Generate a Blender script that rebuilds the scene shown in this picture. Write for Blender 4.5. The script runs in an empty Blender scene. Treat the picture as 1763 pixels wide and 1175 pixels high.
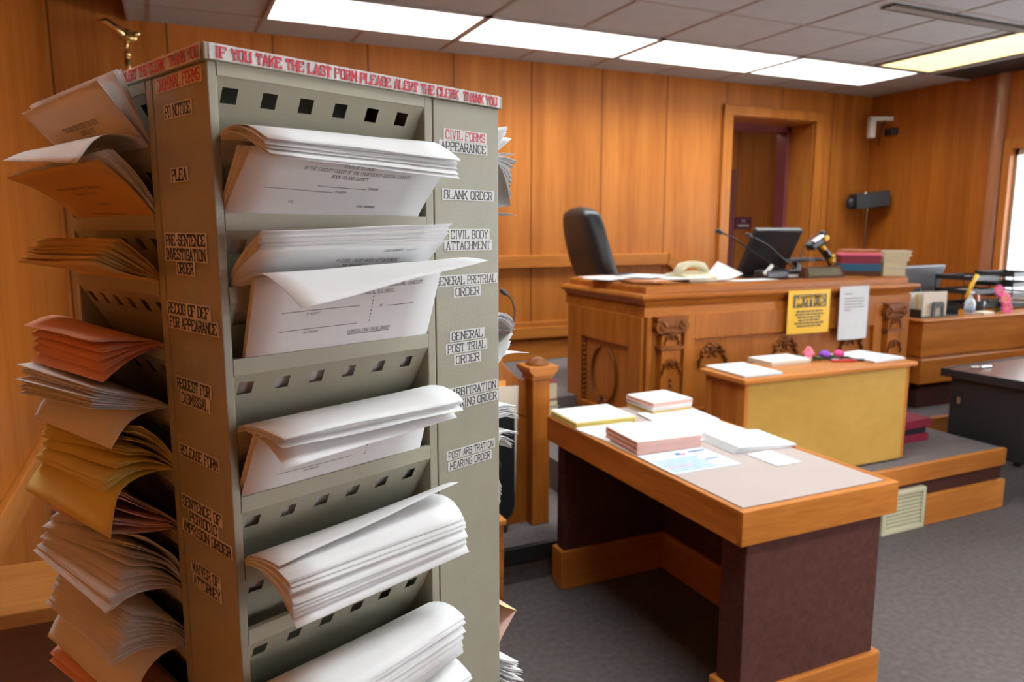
import bpy, bmesh, math, random
from mathutils import Vector, Matrix
random.seed(11)
PI = math.pi
sc = bpy.context.scene
COL = sc.collection

# ------------------------------------------------------------------ camera
cam_d = bpy.data.cameras.new('camera')
cam = bpy.data.objects.new('camera', cam_d); COL.objects.link(cam)
cam.location = (0, 0, 1.55)
cam.rotation_euler = (math.radians(90 - 8.58), 0, math.radians(-24.59))
cam_d.sensor_width = 36.0
cam_d.lens = 1270.0 / 1763.0 * 36.0
cam_d.clip_start = 0.02
cam_d.dof.use_dof = True
cam_d.dof.focus_distance = 0.86
cam_d.dof.aperture_fstop = 7.5
cam_d.dof.aperture_blades = 0
sc.camera = cam

# ------------------------------------------------------------------ light
world = bpy.data.worlds.new('world'); sc.world = world
world.use_nodes = True
bg = world.node_tree.nodes['Background']
bg.inputs[0].default_value = (0.86, 0.93, 1.0, 1)
bg.inputs[1].default_value = 3.0
sc.view_settings.view_transform = 'Standard'
sc.view_settings.look = 'None'
sc.view_settings.exposure = 0.0
sc.view_settings.gamma = 1.0
sc.view_settings.use_curve_mapping = False
sc.cycles.use_denoising = True
sc.cycles.max_bounces = 8
sc.cycles.diffuse_bounces = 5
sc.cycles.sample_clamp_indirect = 6.0
CEIL_LIGHT = 2.0        # emission of the ceiling diffusers
TROFFER_W = 17.0        # lamps inside each ceiling fixture, sent down by its prismatic lens
WINDOW_W = 105.0        # daylight entering by each window

def area(name, loc, rot, sx, sy, power, color):
    l = bpy.data.lights.new(name, 'AREA'); l.shape = 'RECTANGLE'
    l.size = sx; l.size_y = sy; l.energy = power; l.color = color
    o = bpy.data.objects.new(name, l); COL.objects.link(o)
    o.location = loc; o.rotation_euler = rot
    if name == 'window_daylight': l.spread = math.radians(120)
    return o
# daylight through the windows of the +x wall (one in view, the others further along that wall)
WIN = [(1.95, 3.90), (-0.45, 1.35), (-2.7, -1.05)]
for i, (a, b) in enumerate(WIN):
    area('window_daylight', (6.75, (a + b) / 2, 1.75), (0, math.radians(90), 0), 1.5, b - a, WINDOW_W * (.55, 1.5, 1.9)[i], (0.92, 0.96, 1.0))

# added frontal fill on the rack, through invented glazed doors in the near wall
e_ = area('added_front_fill', (3.5, -3.6, 1.2), (math.radians(90), 0, 0), 1.9, 2.0, 36.0, (0.95, 0.97, 1.0)); e_.data.spread = math.radians(120)

# ------------------------------------------------------------------ materials
def mat(name, rgb, rough=0.6, metal=0.0, bump=0.0, bscale=80.0, var=0.0, vscale=6.0, emit=None, estr=0.0, spec=0.5, coat=0.0):
    m = bpy.data.materials.new(name); m.use_nodes = True
    nt = m.node_tree; N = nt.nodes; L = nt.links
    b = N['Principled BSDF']
    b.inputs['Base Color'].default_value = (*rgb, 1)
    b.inputs['Roughness'].default_value = rough
    b.inputs['Metallic'].default_value = metal
    b.inputs['Specular IOR Level'].default_value = spec
    b.inputs['Coat Weight'].default_value = coat
    tc = N.new('ShaderNodeTexCoord')
    if var > 0:
        n = N.new('ShaderNodeTexNoise'); n.inputs['Scale'].default_value = vscale; n.inputs['Detail'].default_value = 4
        L.new(tc.outputs['Object'], n.inputs['Vector'])
        r = N.new('ShaderNodeValToRGB')
        r.color_ramp.elements[0].position = 0.3; r.color_ramp.elements[1].position = 0.7
        r.color_ramp.elements[0].color = (*[c * (1 - var) for c in rgb], 1)
        r.color_ramp.elements[1].color = (*[min(1, c * (1 + var)) for c in rgb], 1)
        L.new(n.outputs['Fac'], r.inputs['Fac']); L.new(r.outputs['Color'], b.inputs['Base Color'])
    if bump > 0:
        n2 = N.new('ShaderNodeTexNoise'); n2.inputs['Scale'].default_value = bscale; n2.inputs['Detail'].default_value = 3
        L.new(tc.outputs['Object'], n2.inputs['Vector'])
        bp = N.new('ShaderNodeBump'); bp.inputs['Strength'].default_value = bump; bp.inputs['Distance'].default_value = 0.002
        L.new(n2.outputs['Fac'], bp.inputs['Height']); L.new(bp.outputs['Normal'], b.inputs['Normal'])
    if emit:
        b.inputs['Emission Color'].default_value = (*emit, 1)
        b.inputs['Emission Strength'].default_value = estr
    return m

def wood(name, lo, hi, scale=(9, 9, 0.55), rough=0.38, seams=None, knots=0.0, coat=0.04):
    """stretched noise grain; seams=(axis, offset, pitch, width) cuts thin dark panel joints"""
    m = bpy.data.materials.new(name); m.use_nodes = True
    nt = m.node_tree; N = nt.nodes; L = nt.links
    b = N['Principled BSDF']; b.inputs['Roughness'].default_value = rough; b.inputs['Specular IOR Level'].default_value = 0.2
    b.inputs['Coat Weight'].default_value = coat; b.inputs['Coat Roughness'].default_value = 0.25
    g = N.new('ShaderNodeNewGeometry')
    mp = N.new('ShaderNodeMapping'); mp.inputs['Scale'].default_value = scale
    L.new(g.outputs['Position'], mp.inputs['Vector'])
    n = N.new('ShaderNodeTexNoise'); n.inputs['Scale'].default_value = 1.0; n.inputs['Detail'].default_value = 6
    n.inputs['Roughness'].default_value = 0.6; n.inputs['Distortion'].default_value = 0.4
    L.new(mp.outputs['Vector'], n.inputs['Vector'])
    n2 = N.new('ShaderNodeTexNoise'); n2.inputs['Scale'].default_value = 9.0; n2.inputs['Detail'].default_value = 4
    L.new(mp.outputs['Vector'], n2.inputs['Vector'])
    mx = N.new('ShaderNodeMath'); mx.operation = 'MULTIPLY_ADD'; mx.inputs[1].default_value = 0.35
    L.new(n2.outputs['Fac'], mx.inputs[0]); L.new(n.outputs['Fac'], mx.inputs[2])
    r = N.new('ShaderNodeValToRGB'); r.color_ramp.elements[0].position = 0.42; r.color_ramp.elements[1].position = 0.92
    r.color_ramp.elements[0].color = (*lo, 1); r.color_ramp.elements[1].color = (*hi, 1)
    L.new(mx.outputs[0], r.inputs['Fac'])
    out = r.outputs['Color']
    if seams:
        ax, off, pitch, wid = seams
        sp = N.new('ShaderNodeSeparateXYZ'); L.new(g.outputs['Position'], sp.inputs[0])
        s1 = N.new('ShaderNodeMath'); s1.operation = 'SUBTRACT'; s1.inputs[1].default_value = off - 20 * pitch
        L.new(sp.outputs[ax], s1.inputs[0])
        s2 = N.new('ShaderNodeMath'); s2.operation = 'MODULO'; s2.inputs[1].default_value = pitch
        L.new(s1.outputs[0], s2.inputs[0])
        s3 = N.new('ShaderNodeMath'); s3.operation = 'LESS_THAN'; s3.inputs[1].default_value = wid
        L.new(s2.outputs[0], s3.inputs[0])
        # each panel its own slight tone
        s4 = N.new('ShaderNodeMath'); s4.operation = 'DIVIDE'; s4.inputs[1].default_value = pitch
        L.new(s1.outputs[0], s4.inputs[0])
        s5 = N.new('ShaderNodeMath'); s5.operation = 'FLOOR'; L.new(s4.outputs[0], s5.inputs[0])
        wn = N.new('ShaderNodeTexWhiteNoise'); wn.noise_dimensions = '1D'; L.new(s5.outputs[0], wn.inputs['W'])
        hv = N.new('ShaderNodeHueSaturation')
        vv = N.new('ShaderNodeMath'); vv.operation = 'MULTIPLY_ADD'; vv.inputs[1].default_value = 0.16; vv.inputs[2].default_value = 0.92
        L.new(wn.outputs['Value'], vv.inputs[0]); L.new(vv.outputs[0], hv.inputs['Value']); L.new(out, hv.inputs['Color'])
        mm = N.new('ShaderNodeMix'); mm.data_type = 'RGBA'
        L.new(s3.outputs[0], mm.inputs['Factor']); L.new(hv.outputs['Color'], mm.inputs['A'])
        mm.inputs['B'].default_value = (*[c * 0.35 for c in lo], 1)
        out = mm.outputs['Result']
    L.new(out, b.inputs['Base Color'])
    bp = N.new('ShaderNodeBump'); bp.inputs['Strength'].default_value = 0.06; bp.inputs['Distance'].default_value = 0.002
    L.new(n2.outputs['Fac'], bp.inputs['Height']); L.new(bp.outputs['Normal'], b.inputs['Normal'])
    return m

W_LO, W_HI = (0.27, 0.088, 0.020), (0.50, 0.195, 0.055)
M = {}
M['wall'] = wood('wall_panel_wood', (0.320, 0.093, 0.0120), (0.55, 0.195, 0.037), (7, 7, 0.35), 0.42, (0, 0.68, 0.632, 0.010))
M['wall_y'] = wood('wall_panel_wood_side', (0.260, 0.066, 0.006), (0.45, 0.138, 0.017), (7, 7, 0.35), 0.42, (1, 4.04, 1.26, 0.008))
M['trim'] = wood('trim_oak', (0.32, 0.098, 0.014), (0.56, 0.205, 0.040), (0.8, 9, 9), 0.35)
M['trim_y'] = wood('trim_oak_side', (0.32, 0.098, 0.014), (0.56, 0.205, 0.040), (9, 0.8, 9), 0.35)
M['trim_z'] = wood('trim_oak_upright', (0.32, 0.098, 0.014), (0.56, 0.205, 0.040), (9, 9, 0.7), 0.35)
M['oak'] = wood('bench_oak', (0.25, 0.070, 0.008), (0.47, 0.158, 0.024), (9, 9, 0.8), 0.36)
M['oak_x'] = wood('bench_oak_rail', (0.25, 0.070, 0.008), (0.47, 0.158, 0.024), (0.9, 9, 9), 0.34)
M['carve'] = wood('carved_oak', (0.15, 0.042, 0.007), (0.27, 0.085, 0.016), (12, 12, 4), 0.4)
M['deskoak'] = wood('desk_oak', (0.30, 0.088, 0.010), (0.54, 0.20, 0.034), (1.6, 14, 14), 0.30)
M['deskoak_y'] = wood('desk_oak_long', (0.27, 0.078, 0.010), (0.52, 0.19, 0.033), (14, 1.6, 14), 0.30)
M['maple'] = wood('maple_veneer', (0.44, 0.245, 0.044), (0.55, 0.325, 0.075), (1.5, 3, 2.2), 0.42)
M['ledge'] = wood('worn_ledge_wood', (0.20, 0.070, 0.014), (0.36, 0.145, 0.035), (2.0, 12, 12), 0.45)
M['darkwood'] = wood('dark_brown_top', (0.085, 0.028, 0.012), (0.13, 0.045, 0.02), (1.5, 8, 8), 0.3)
M['metal'] = mat('putty_enamel_steel', (0.300, 0.285, 0.215), 0.38, 0.0, 0.14, 420, 0.03, 30)
M['metal_lit'] = mat('putty_enamel_lit', (0.33, 0.318, 0.245), 0.5, 0.0, 0.10, 420)  # same paint as the rack, lightened in place of light on the plates
M['tape'] = mat('clear_tape_on_white', (0.62, 0.62, 0.60), 0.16, 0.0, 0.7, 160, 0.12, 60)
M['label'] = mat('white_label_paper', (0.66, 0.65, 0.62), 0.35, 0.0, 0.25, 200)
M['ink'] = mat('black_ink', (0.012, 0.012, 0.014), 0.5)
M['red'] = mat('red_ink', (0.52, 0.018, 0.045), 0.4)
M['grey_ink'] = mat('printed_text_ink', (0.05, 0.05, 0.055), 0.7)
def paper(name, rgb):
    return mat(name, rgb, 0.75, 0, 0.1, 60, 0.03, 14, spec=0.25)
M['white'] = paper('white_paper', (0.74, 0.745, 0.75))
M['cream'] = paper('cream_paper', (0.72, 0.64, 0.52))
M['tan'] = paper('goldenrod_paper', (0.60, 0.36, 0.12))
M['buff'] = paper('buff_paper', (0.66, 0.48, 0.19))
M['yellow'] = paper('canary_paper', (0.74, 0.63, 0.22))
M['salmon'] = paper('salmon_paper', (0.74, 0.37, 0.24))
M['pink'] = paper('pink_paper', (0.78, 0.52, 0.46))
M['orange'] = paper('orange_folder', (0.80, 0.36, 0.10))
M['carpet'] = mat('grey_mauve_carpet', (0.105, 0.089, 0.086), 0.95, 0, 0.8, 300, 0.16, 40, spec=0.1)
M['carpet_hi'] = mat('grey_platform_carpet', (0.150, 0.128, 0.126), 0.95, 0, 0.8, 300, 0.12, 40, spec=0.1)
M['maroon'] = mat('maroon_carpet_facing', (0.075, 0.028, 0.023), 0.95, 0, 0.6, 260, 0.16, 50, spec=0.1)
M['nosing'] = mat('black_rubber', (0.012, 0.012, 0.014), 0.5)
M['blackmetal'] = mat('black_steel', (0.014, 0.014, 0.016), 0.45, 0, 0.1, 100)
M['leather'] = mat('black_leather', (0.016, 0.017, 0.019), 0.38, 0, 0.25, 120)
M['plastic'] = mat('black_plastic', (0.02, 0.021, 0.025), 0.35)
M['plastic_grey'] = mat('grey_plastic', (0.06, 0.062, 0.075), 0.4)
M['ivory'] = mat('ivory_plastic', (0.62, 0.56, 0.36), 0.4)
M['gold'] = mat('gold_plate', (0.80, 0.62, 0.28), 0.22, 1.0)
M['navy'] = mat('navy_flag', (0.012, 0.016, 0.06), 0.8)
M['fringe'] = mat('gold_fringe', (0.62, 0.34, 0.05), 0.7)
M['tile'] = mat('ceiling_tile', (0.44, 0.45, 0.455), 0.9, 0, 0.3, 200, 0.03, 9, spec=0.1)
M['tbar'] = mat('ceiling_grid_bar', (0.33, 0.28, 0.255), 0.6)
M['diff'] = mat('lit_diffuser', (0.9, 0.9, 0.9), 0.5, emit=(0.95, 1.0, 0.975), estr=CEIL_LIGHT)
M['diff_y'] = mat('lit_yellowed_diffuser', (0.9, 0.85, 0.4), 0.5, emit=(1.0, 0.90, 0.42), estr=1.5)
M['vent'] = mat('dark_vent', (0.03, 0.026, 0.022), 0.7)
M['bronze'] = mat('bronze_slot', (0.06, 0.045, 0.03), 0.5)
M['doorframe'] = mat('maroon_painted_frame', (0.20, 0.045, 0.055), 0.4)
M['signplate'] = mat('maroon_sign_plate', (0.11, 0.01, 0.045), 0.4)
M['yellowsign'] = mat('yellow_notice_sheet', (0.86, 0.50, 0.02), 0.5)
M['grille'] = mat('cream_enamel_grille', (0.55, 0.52, 0.35), 0.5)
M['mauvemat'] = mat('beige_mauve_blotter', (0.375, 0.310, 0.285), 0.5, var=0.02)
M['burgundy'] = mat('burgundy_cloth_binding', (0.23, 0.012, 0.035), 0.5)
M['blue'] = mat('blue_cloth_binding', (0.01, 0.10, 0.19), 0.45)
M['brownbook'] = mat('tan_leather_binding', (0.42, 0.14, 0.05), 0.5)
M['pages'] = mat('book_page_edges', (0.68, 0.60, 0.38), 0.8, 0, 0.3, 200)
M['petal_pink'] = mat('pink_petals', (0.85, 0.16, 0.24), 0.6)
M['petal_hot'] = mat('magenta_petals', (0.80, 0.06, 0.26), 0.6)
M['petal_purple'] = mat('purple_petals', (0.26, 0.07, 0.55), 0.6)
M['leaf'] = mat('green_leaf', (0.03, 0.10, 0.03), 0.6)
M['clear'] = mat('clear_bottle_plastic', (0.55, 0.62, 0.70), 0.15, spec=0.6)
M['whiteplastic'] = mat('white_plastic', (0.72, 0.71, 0.66), 0.4)
M['scanyellow'] = mat('yellow_rubber', (0.85, 0.50, 0.02), 0.5)
M['chrome'] = mat('chrome', (0.6, 0.6, 0.6), 0.25, 1.0)
M['redplastic'] = mat('red_plastic', (0.55, 0.03, 0.02), 0.4)
M['nameplate'] = mat('brass_nameplate_face', (0.10, 0.085, 0.03), 0.4)
M['wallback'] = M['wall']
gm = bpy.data.materials.new('window_glass'); gm.use_nodes = True
_b = gm.node_tree.nodes['Principled BSDF']
_b.inputs['Transmission Weight'].default_value = 1.0; _b.inputs['Roughness'].default_value = 0.0; _b.inputs['IOR'].default_value = 1.02
M['glass'] = gm

# ------------------------------------------------------------------ mesh helpers
class MB:
    def __init__(s): s.v = []; s.f = []
    def add(s, vs, fs):
        b = len(s.v); s.v += [tuple(p) for p in vs]; s.f += [tuple(i + b for i in f) for f in fs]
    def box(s, x0, x1, y0, y1, z0, z1):
        s.add([(x0,y0,z0),(x1,y0,z0),(x1,y1,z0),(x0,y1,z0),(x0,y0,z1),(x1,y0,z1),(x1,y1,z1),(x0,y1,z1)],
              [(0,3,2,1),(4,5,6,7),(0,1,5,4),(1,2,6,5),(2,3,7,6),(3,0,4,7)]); return s
    def obox(s, c, half, mtx):
        """box of half sizes turned by matrix mtx about c"""
        hx, hy, hz = half
        vs = [Vector(c) + mtx @ Vector((sx*hx, sy*hy, sz*hz)) for sz in (-1,1) for sy in (-1,1) for sx in (-1,1)]
        s.add(vs, [(0,2,3,1),(4,5,7,6),(0,1,5,4),(1,3,7,5),(3,2,6,7),(2,0,4,6)]); return s
    def prism(s, pts, axis, a, b):
        """extrude a 2D outline along axis from a to b; 2D axes are the two others in order"""
        n = len(pts)
        def P(p, t):
            return {0: (t, p[0], p[1]), 1: (p[0], t, p[1]), 2: (p[0], p[1], t)}[axis]
        s.add([P(p, a) for p in pts] + [P(p, b) for p in pts],
              [tuple(range(n))[::-1], tuple(range(n, 2*n))] + [(i, (i+1) % n, n + (i+1) % n, n + i) for i in range(n)]); return s
    def tube(s, pts, r, seg=8, closed=False):
        pts = [Vector(p) for p in pts]; n = len(pts); rings = []
        for i, p in enumerate(pts):
            if closed: t = pts[(i+1) % n] - pts[i-1]
            else: t = pts[min(i+1, n-1)] - pts[max(i-1, 0)]
            t.normalize()
            u = t.cross(Vector((0,0,1)) if abs(t.z) < 0.9 else Vector((1,0,0))).normalized(); w = t.cross(u)
            rr = r[i] if isinstance(r, (list, tuple)) else r
            rings.append([p + (u*math.cos(2*PI*k/seg) + w*math.sin(2*PI*k/seg))*rr for k in range(seg)])
        vs = [q for R in rings for q in R]; fs = []
        m = n if closed else n-1
        for i in range(m):
            j = (i+1) % n
            for k in range(seg):
                l = (k+1) % seg; fs.append((i*seg+k, i*seg+l, j*seg+l, j*seg+k))
        if not closed: fs += [tuple(range(seg))[::-1], tuple((n-1)*seg + k for k in range(seg))]
        s.add(vs, fs); return s
    def lathe(s, c, prof, seg=20, sx=1, sy=1):
        vs = [(c[0] + sx*r*math.cos(2*PI*k/seg), c[1] + sy*r*math.sin(2*PI*k/seg), c[2] + z) for r, z in prof for k in range(seg)]
        n = len(prof); fs = []
        for i in range(n-1):
            for k in range(seg):
                l = (k+1) % seg; fs.append((i*seg+k, i*seg+l, (i+1)*seg+l, (i+1)*seg+k))
        fs += [tuple(range(seg))[::-1], tuple((n-1)*seg + k for k in range(seg))]
        s.add(vs, fs); return s
    def ball(s, c, rx, ry=None, rz=None, seg=12, rng=7):
        ry = ry or rx; rz = rz or rx
        pr = [(max(1e-4, math.sin(PI*i/rng)), -math.cos(PI*i/rng)) for i in range(rng+1)]
        s.lathe(c, [(r*rx, z*rz) for r, z in pr], seg, 1, ry/rx); return s
    def grid(s, P, nu, nv):
        s.add([P(i/nu, j/nv) for i in range(nu+1) for j in range(nv+1)],
              [(i*(nv+1)+j, (i+1)*(nv+1)+j, (i+1)*(nv+1)+j+1, i*(nv+1)+j+1) for i in range(nu) for j in range(nv)]); return s
    def build(s, name, m, parent=None, origin=(0,0,0), bevel=0.0, smooth=False, solid=0.0, loc=None, rotz=None, subsurf=0):
        ox, oy, oz = origin
        me = bpy.data.meshes.new(name)
        me.from_pydata([(x-ox, y-oy, z-oz) for x, y, z in s.v], [], s.f)
        me.materials.append(m if not isinstance(m, str) else M[m])
        bm = bmesh.new(); bm.from_mesh(me); bmesh.ops.recalc_face_normals(bm, faces=bm.faces); bm.to_mesh(me); bm.free()
        if smooth: me.polygons.foreach_set('use_smooth', [True]*len(me.polygons))
        o = bpy.data.objects.new(name, me); COL.objects.link(o)
        if parent is not None: o.parent = parent
        else: o.location = origin
        if loc is not None: o.location = loc
        if rotz is not None: o.rotation_euler = (0, 0, rotz)
        if solid: 
            md = o.modifiers.new('solid', 'SOLIDIFY'); md.thickness = solid; md.offset = 0
        if bevel:
            md = o.modifiers.new('bevel', 'BEVEL'); md.width = bevel; md.segments = 2; md.limit_method = 'ANGLE'; md.angle_limit = math.radians(40)
        if subsurf:
            md = o.modifiers.new('sub', 'SUBSURF'); md.levels = subsurf; md.render_levels = subsurf
        return o
def box(*a): return MB().box(*a)
def tag(o, label, cat, group=None):
    o['label'] = label; o['category'] = cat
    if group: o['group'] = group
    return o
def thing(name, label, cat, loc=(0,0,0), rotz=0.0, group=None):
    o = bpy.data.objects.new(name, None); COL.objects.link(o)
    o.location = loc; o.rotation_euler = (0,0,rotz); o.empty_display_size = 0.05
    return tag(o, label, cat, group)
def struct(o): o['kind'] = 'structure'; return o
def lerp(a, b, t): return a + (b-a)*t

# ------------------------------------------------------------------ stroke lettering
GL = {
'A':[[(0,0),(2,6),(4,0)],[(.8,2),(3.2,2)]],
'B':[[(0,0),(0,6),(3,6),(3.7,5.2),(3.7,4),(3,3.1),(0,3.1)],[(3,3.1),(4,2.3),(4,.8),(3.2,0),(0,0)]],
'C':[[(4,4.3),(4,5.2),(3.1,6),(.9,6),(0,5.1),(0,.9),(.9,0),(3.1,0),(4,.8),(4,1.7)]],
'D':[[(0,0),(0,6),(2.8,6),(4,4.8),(4,1.2),(2.8,0),(0,0)]],
'E':[[(4,4.9),(4,6),(0,6),(0,0),(4,0),(4,1.1)],[(0,3.1),(2.6,3.1)]],
'F':[[(4,4.9),(4,6),(0,6),(0,0)],[(0,3.1),(2.6,3.1)]],
'G':[[(4,4.3),(4,5.2),(3.1,6),(.9,6),(0,5.1),(0,.9),(.9,0),(3.1,0),(4,.9),(4,2.7),(2.3,2.7)]],
'H':[[(0,0),(0,6)],[(4,0),(4,6)],[(0,3.1),(4,3.1)]],
'I':[[(2,0),(2,6)]],
'J':[[(3,6),(3,1),(2.2,0),(.8,0),(0,1),(0,1.6)]],
'K':[[(0,0),(0,6)],[(4,6),(0,2.6)],[(1.4,3.8),(4,0)]],
'L':[[(0,6),(0,0),(4,0),(4,1.3)]],
'M':[[(0,0),(0,6),(2.2,2.2),(4.4,6),(4.4,0)]],
'N':[[(0,0),(0,6),(4,0),(4,6)]],
'O':[[(.9,6),(0,5.1),(0,.9),(.9,0),(3.1,0),(4,.9),(4,5.1),(3.1,6),(.9,6)]],
'P':[[(0,0),(0,6),(3.1,6),(4,5.1),(4,3.7),(3.1,2.8),(0,2.8)]],
'Q':[[(.9,6),(0,5.1),(0,.9),(.9,0),(3.1,0),(4,.9),(4,5.1),(3.1,6),(.9,6)],[(2.4,1.6),(4.2,-.4)]],
'R':[[(0,0),(0,6),(3.1,6),(4,5.1),(4,3.8),(3.1,2.9),(0,2.9)],[(2,2.9),(4,0)]],
'S':[[(4,4.5),(4,5.2),(3.1,6),(.9,6),(0,5.2),(0,4),(.8,3.3),(3.2,2.7),(4,2),(4,.8),(3.1,0),(.9,0),(0,.8),(0,1.5)]],
'T':[[(0,4.8),(0,6),(4,6),(4,4.8)],[(2,6),(2,0)]],
'U':[[(0,6),(0,.9),(.9,0),(3.1,0),(4,.9),(4,6)]],
'V':[[(0,6),(2,0),(4,6)]],
'W':[[(0,6),(1.1,0),(2.4,4),(3.7,0),(4.8,6)]],
'X':[[(0,6),(4,0)],[(0,0),(4,6)]],
'Y':[[(0,6),(2,3),(4,6)],[(2,3),(2,0)]],
'Z':[[(0,6),(4,6),(0,0),(4,0)]],
'-':[[(.8,3),(3.2,3)]], '.':[[(1.8,0),(2.2,.3)]], ',':[[(2,.3),(1.6,-.9)]], '_':[[(0,0),(4,0)]], "'":[[(2,6),(2,4.6)]],
}
def text(mb, s, cx, cy, w, h, P, th=0.75, serif=True, align='c', gap=1.5):
    """strokes of s fitted to width w and height h, centred on (cx, cy); P maps a flat point to 3D"""
    adv = []; x = 0
    for ch in s:
        g = GL.get(ch)
        if g is None: x += 3.2; continue
        gw = max(p[0] for st in g for p in st)
        if ch in 'I': gw = 2.0; ox = x - 1.0
        else: ox = x
        adv.append((g, ox)); x += gw + gap
    tot = max(x - gap, 1e-6)
    if w is None: kx = h/6*0.85
    else: kx = w/tot
    ky = h/6
    x0 = cx - tot*kx/2 if align == 'c' else cx
    y0 = cy - h/2
    def seg(a, b, t, ox):
        dx, dy = b[0]-a[0], b[1]-a[1]; l = math.hypot(dx, dy) or 1
        ux_, uy_ = dx/l, dy/l; nx, ny = -uy_*t/2, ux_*t/2; e = t*0.42
        q = [(a[0]-ux_*e+nx, a[1]-uy_*e+ny), (a[0]-ux_*e-nx, a[1]-uy_*e-ny), (b[0]+ux_*e-nx, b[1]+uy_*e-ny), (b[0]+ux_*e+nx, b[1]+uy_*e+ny)]
        mb.add([P(x0 + (ox+p[0])*kx, y0 + p[1]*ky) for p in q], [(0,1,2,3)])
    for g, ox in adv:
        for st in g:
            for a, b in zip(st[:-1], st[1:]):
                thin = th if abs(b[1]-a[1]) > 0.3*abs(b[0]-a[0]) else th*(0.62 if serif else 1.0)
                seg(a, b, thin, ox)
            if serif:
                for p, q in ((st[0], st[1]), (st[-1], st[-2])):
                    if p[1] in (0, 6) and abs(p[1]-q[1]) > 1.5:
                        seg((p[0]-.75, p[1]), (p[0]+.75, p[1]), th*0.6, ox)

# ------------------------------------------------------------------ room shell
RX0, RX1, RY0, RY1 = -0.60, 6.25, -3.2, 5.28
CZ = 2.82
struct(box(RX0-.1, RX1+.1, RY0-.1, 6.7, -.1, 0).build('floor', 'carpet'))
# back wall with the doorway cut out
DX0, DX1, DZ = 4.535, 5.519, 2.54
mb = MB()
mb.box(RX0-.1, DX0, RY1, RY1+.12, 0, 3.6); mb.box(DX1, RX1+.1, RY1, RY1+.12, 0, 3.6); mb.box(DX0, DX1, RY1, RY1+.12, DZ, 3.6)
struct(mb.build('wall_back', 'wall'))
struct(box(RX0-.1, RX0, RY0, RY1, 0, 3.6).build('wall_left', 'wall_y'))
mb = MB(); mb.box(RX0-.1, 2.5, RY0-.1, RY0, 0, 3.6).box(4.5, RX1+.1, RY0-.1, RY0, 0, 3.6).box(2.5, 4.5, RY0-.1, RY0, 2.25, 3.6)
struct(mb.build('wall_front', 'wallback'))
mb = MB()
for x in (2.5, 3.46, 4.42): mb.box(x, x+.08, RY0-.08, RY0-.03, 0, 2.25)
mb.box(2.58, 4.42, RY0-.08, RY0-.03, 2.17, 2.25).box(2.58, 4.42, RY0-.08, RY0-.03, 0, .12)
d3 = struct(mb.build('added_door_3', 'trim_z'))  # unseen glazed doors, added as an opening for the frontal fill
box(2.58, 4.42, RY0-.058, RY0-.052, .12, 2.17).build('pane', 'glass', d3)
# right wall with window openings
mb = MB(); ys = [RY0]
for a, b in sorted(WIN): ys += [a, b]
ys.append(RY1)
for i in range(0, len(ys), 2): mb.box(RX1, RX1+.14, ys[i], ys[i+1], 0, 3.0)
for a, b in WIN:
    mb.box(RX1, RX1+.14, a, b, 0, 0.98); mb.box(RX1, RX1+.14, a, b, 2.20, 3.0)
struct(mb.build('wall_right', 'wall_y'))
for i, (a, b) in enumerate(WIN):
    w = MB()
    for (y0, y1, z0, z1) in ((a-.09, a, .92, 2.28), (b, b+.06, .92, 2.28), (a, b, 2.20, 2.28), (a, b, .92, .98)):
        w.box(RX1-.022, RX1, y0, y1, z0, z1)
    fr = struct(w.build('window_%d' % (i+1), 'trim_z', bevel=.004))
    s = MB()
    for (y0, y1, z0, z1) in ((a, a+.03, .98, 2.2), (b-.02, b, .98, 2.2), (a, b, .98, 1.03), (a, b, 2.15, 2.2), ((a+b)/2-.02, (a+b)/2+.02, 1.03, 2.15)):
        s.box(RX1+.05, RX1+.10, y0, y1, z0, z1)
    s.build('sash', 'whiteplastic', fr)
    box(RX1+.072, RX1+.078, a+.05, b-.05, 1.03, 2.15).build('pane', 'glass', fr)

# ceiling with its tile grid, raised bay towards the -x wall
mb = MB(); hole = []
struct(box(-.15, RX1+.14, RY0, RY1+.12, CZ, CZ+.06).build('ceiling', 'tile'))
g = MB(); TX, TY = .610, 0.61
x = .585
xs = []
while x < RX1: xs.append(x); x += .6235
x = .585 - .6235
while x > -.15: xs.append(x); x -= .6235
for x in xs: g.box(x-.011, x+.011, RY0, RY1, CZ-.004, CZ+.002)
y = 4.895
while y > RY0: g.box(-.15, RX1, y-.011, y+.011, CZ-.0035, CZ+.002); y -= .6135
struct(g.build('trim_1', 'tbar'))
struct(box(RX0-.1, -.15, RY0, RY1+.12, 3.55, 3.62).build('ceiling.001', 'tile'))
struct(box(-.165, -.15, RY0, RY1, CZ-.012, 3.56).build('trim_2', 'tbar'))

def troffer(x0, x1, y0, y1, label, m, CZ=CZ, W=None, spread=140):
    t = thing('ceiling_light', label, 'ceiling light', ((x0+x1)/2, (y0+y1)/2, CZ), 0, 'fluorescent ceiling lights')
    o = ((x0+x1)/2, (y0+y1)/2, CZ)
    f = MB(); w = .024
    f.box(x0, x1, y0, y0+w, CZ-.014, CZ-.004).box(x0, x1, y1-w, y1, CZ-.014, CZ-.004).box(x0, x0+w, y0, y1, CZ-.014, CZ-.004).box(x1-w, x1, y0, y1, CZ-.014, CZ-.004)
    f.build('frame', 'tbar', t, o)
    box(x0+w, x1-w, y0+w, y1-w, CZ-.012, CZ-.006).build('diffuser', m, t, o)
    l = bpy.data.lights.new('tube_light', 'AREA'); l.shape = 'RECTANGLE'; l.size = x1-x0-.06; l.size_y = y1-y0-.06
    l.energy = W if W else TROFFER_W if m == 'diff' else TROFFER_W*.25; l.spread = math.radians(spread); l.color = (.93, .99, 1.0)
    lo = bpy.data.objects.new('tube_light', l); COL.objects.link(lo); lo.parent = t; lo.location = (0, 0, -.02)
    return t
Y0, Y1 = 4.28, 4.895
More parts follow.
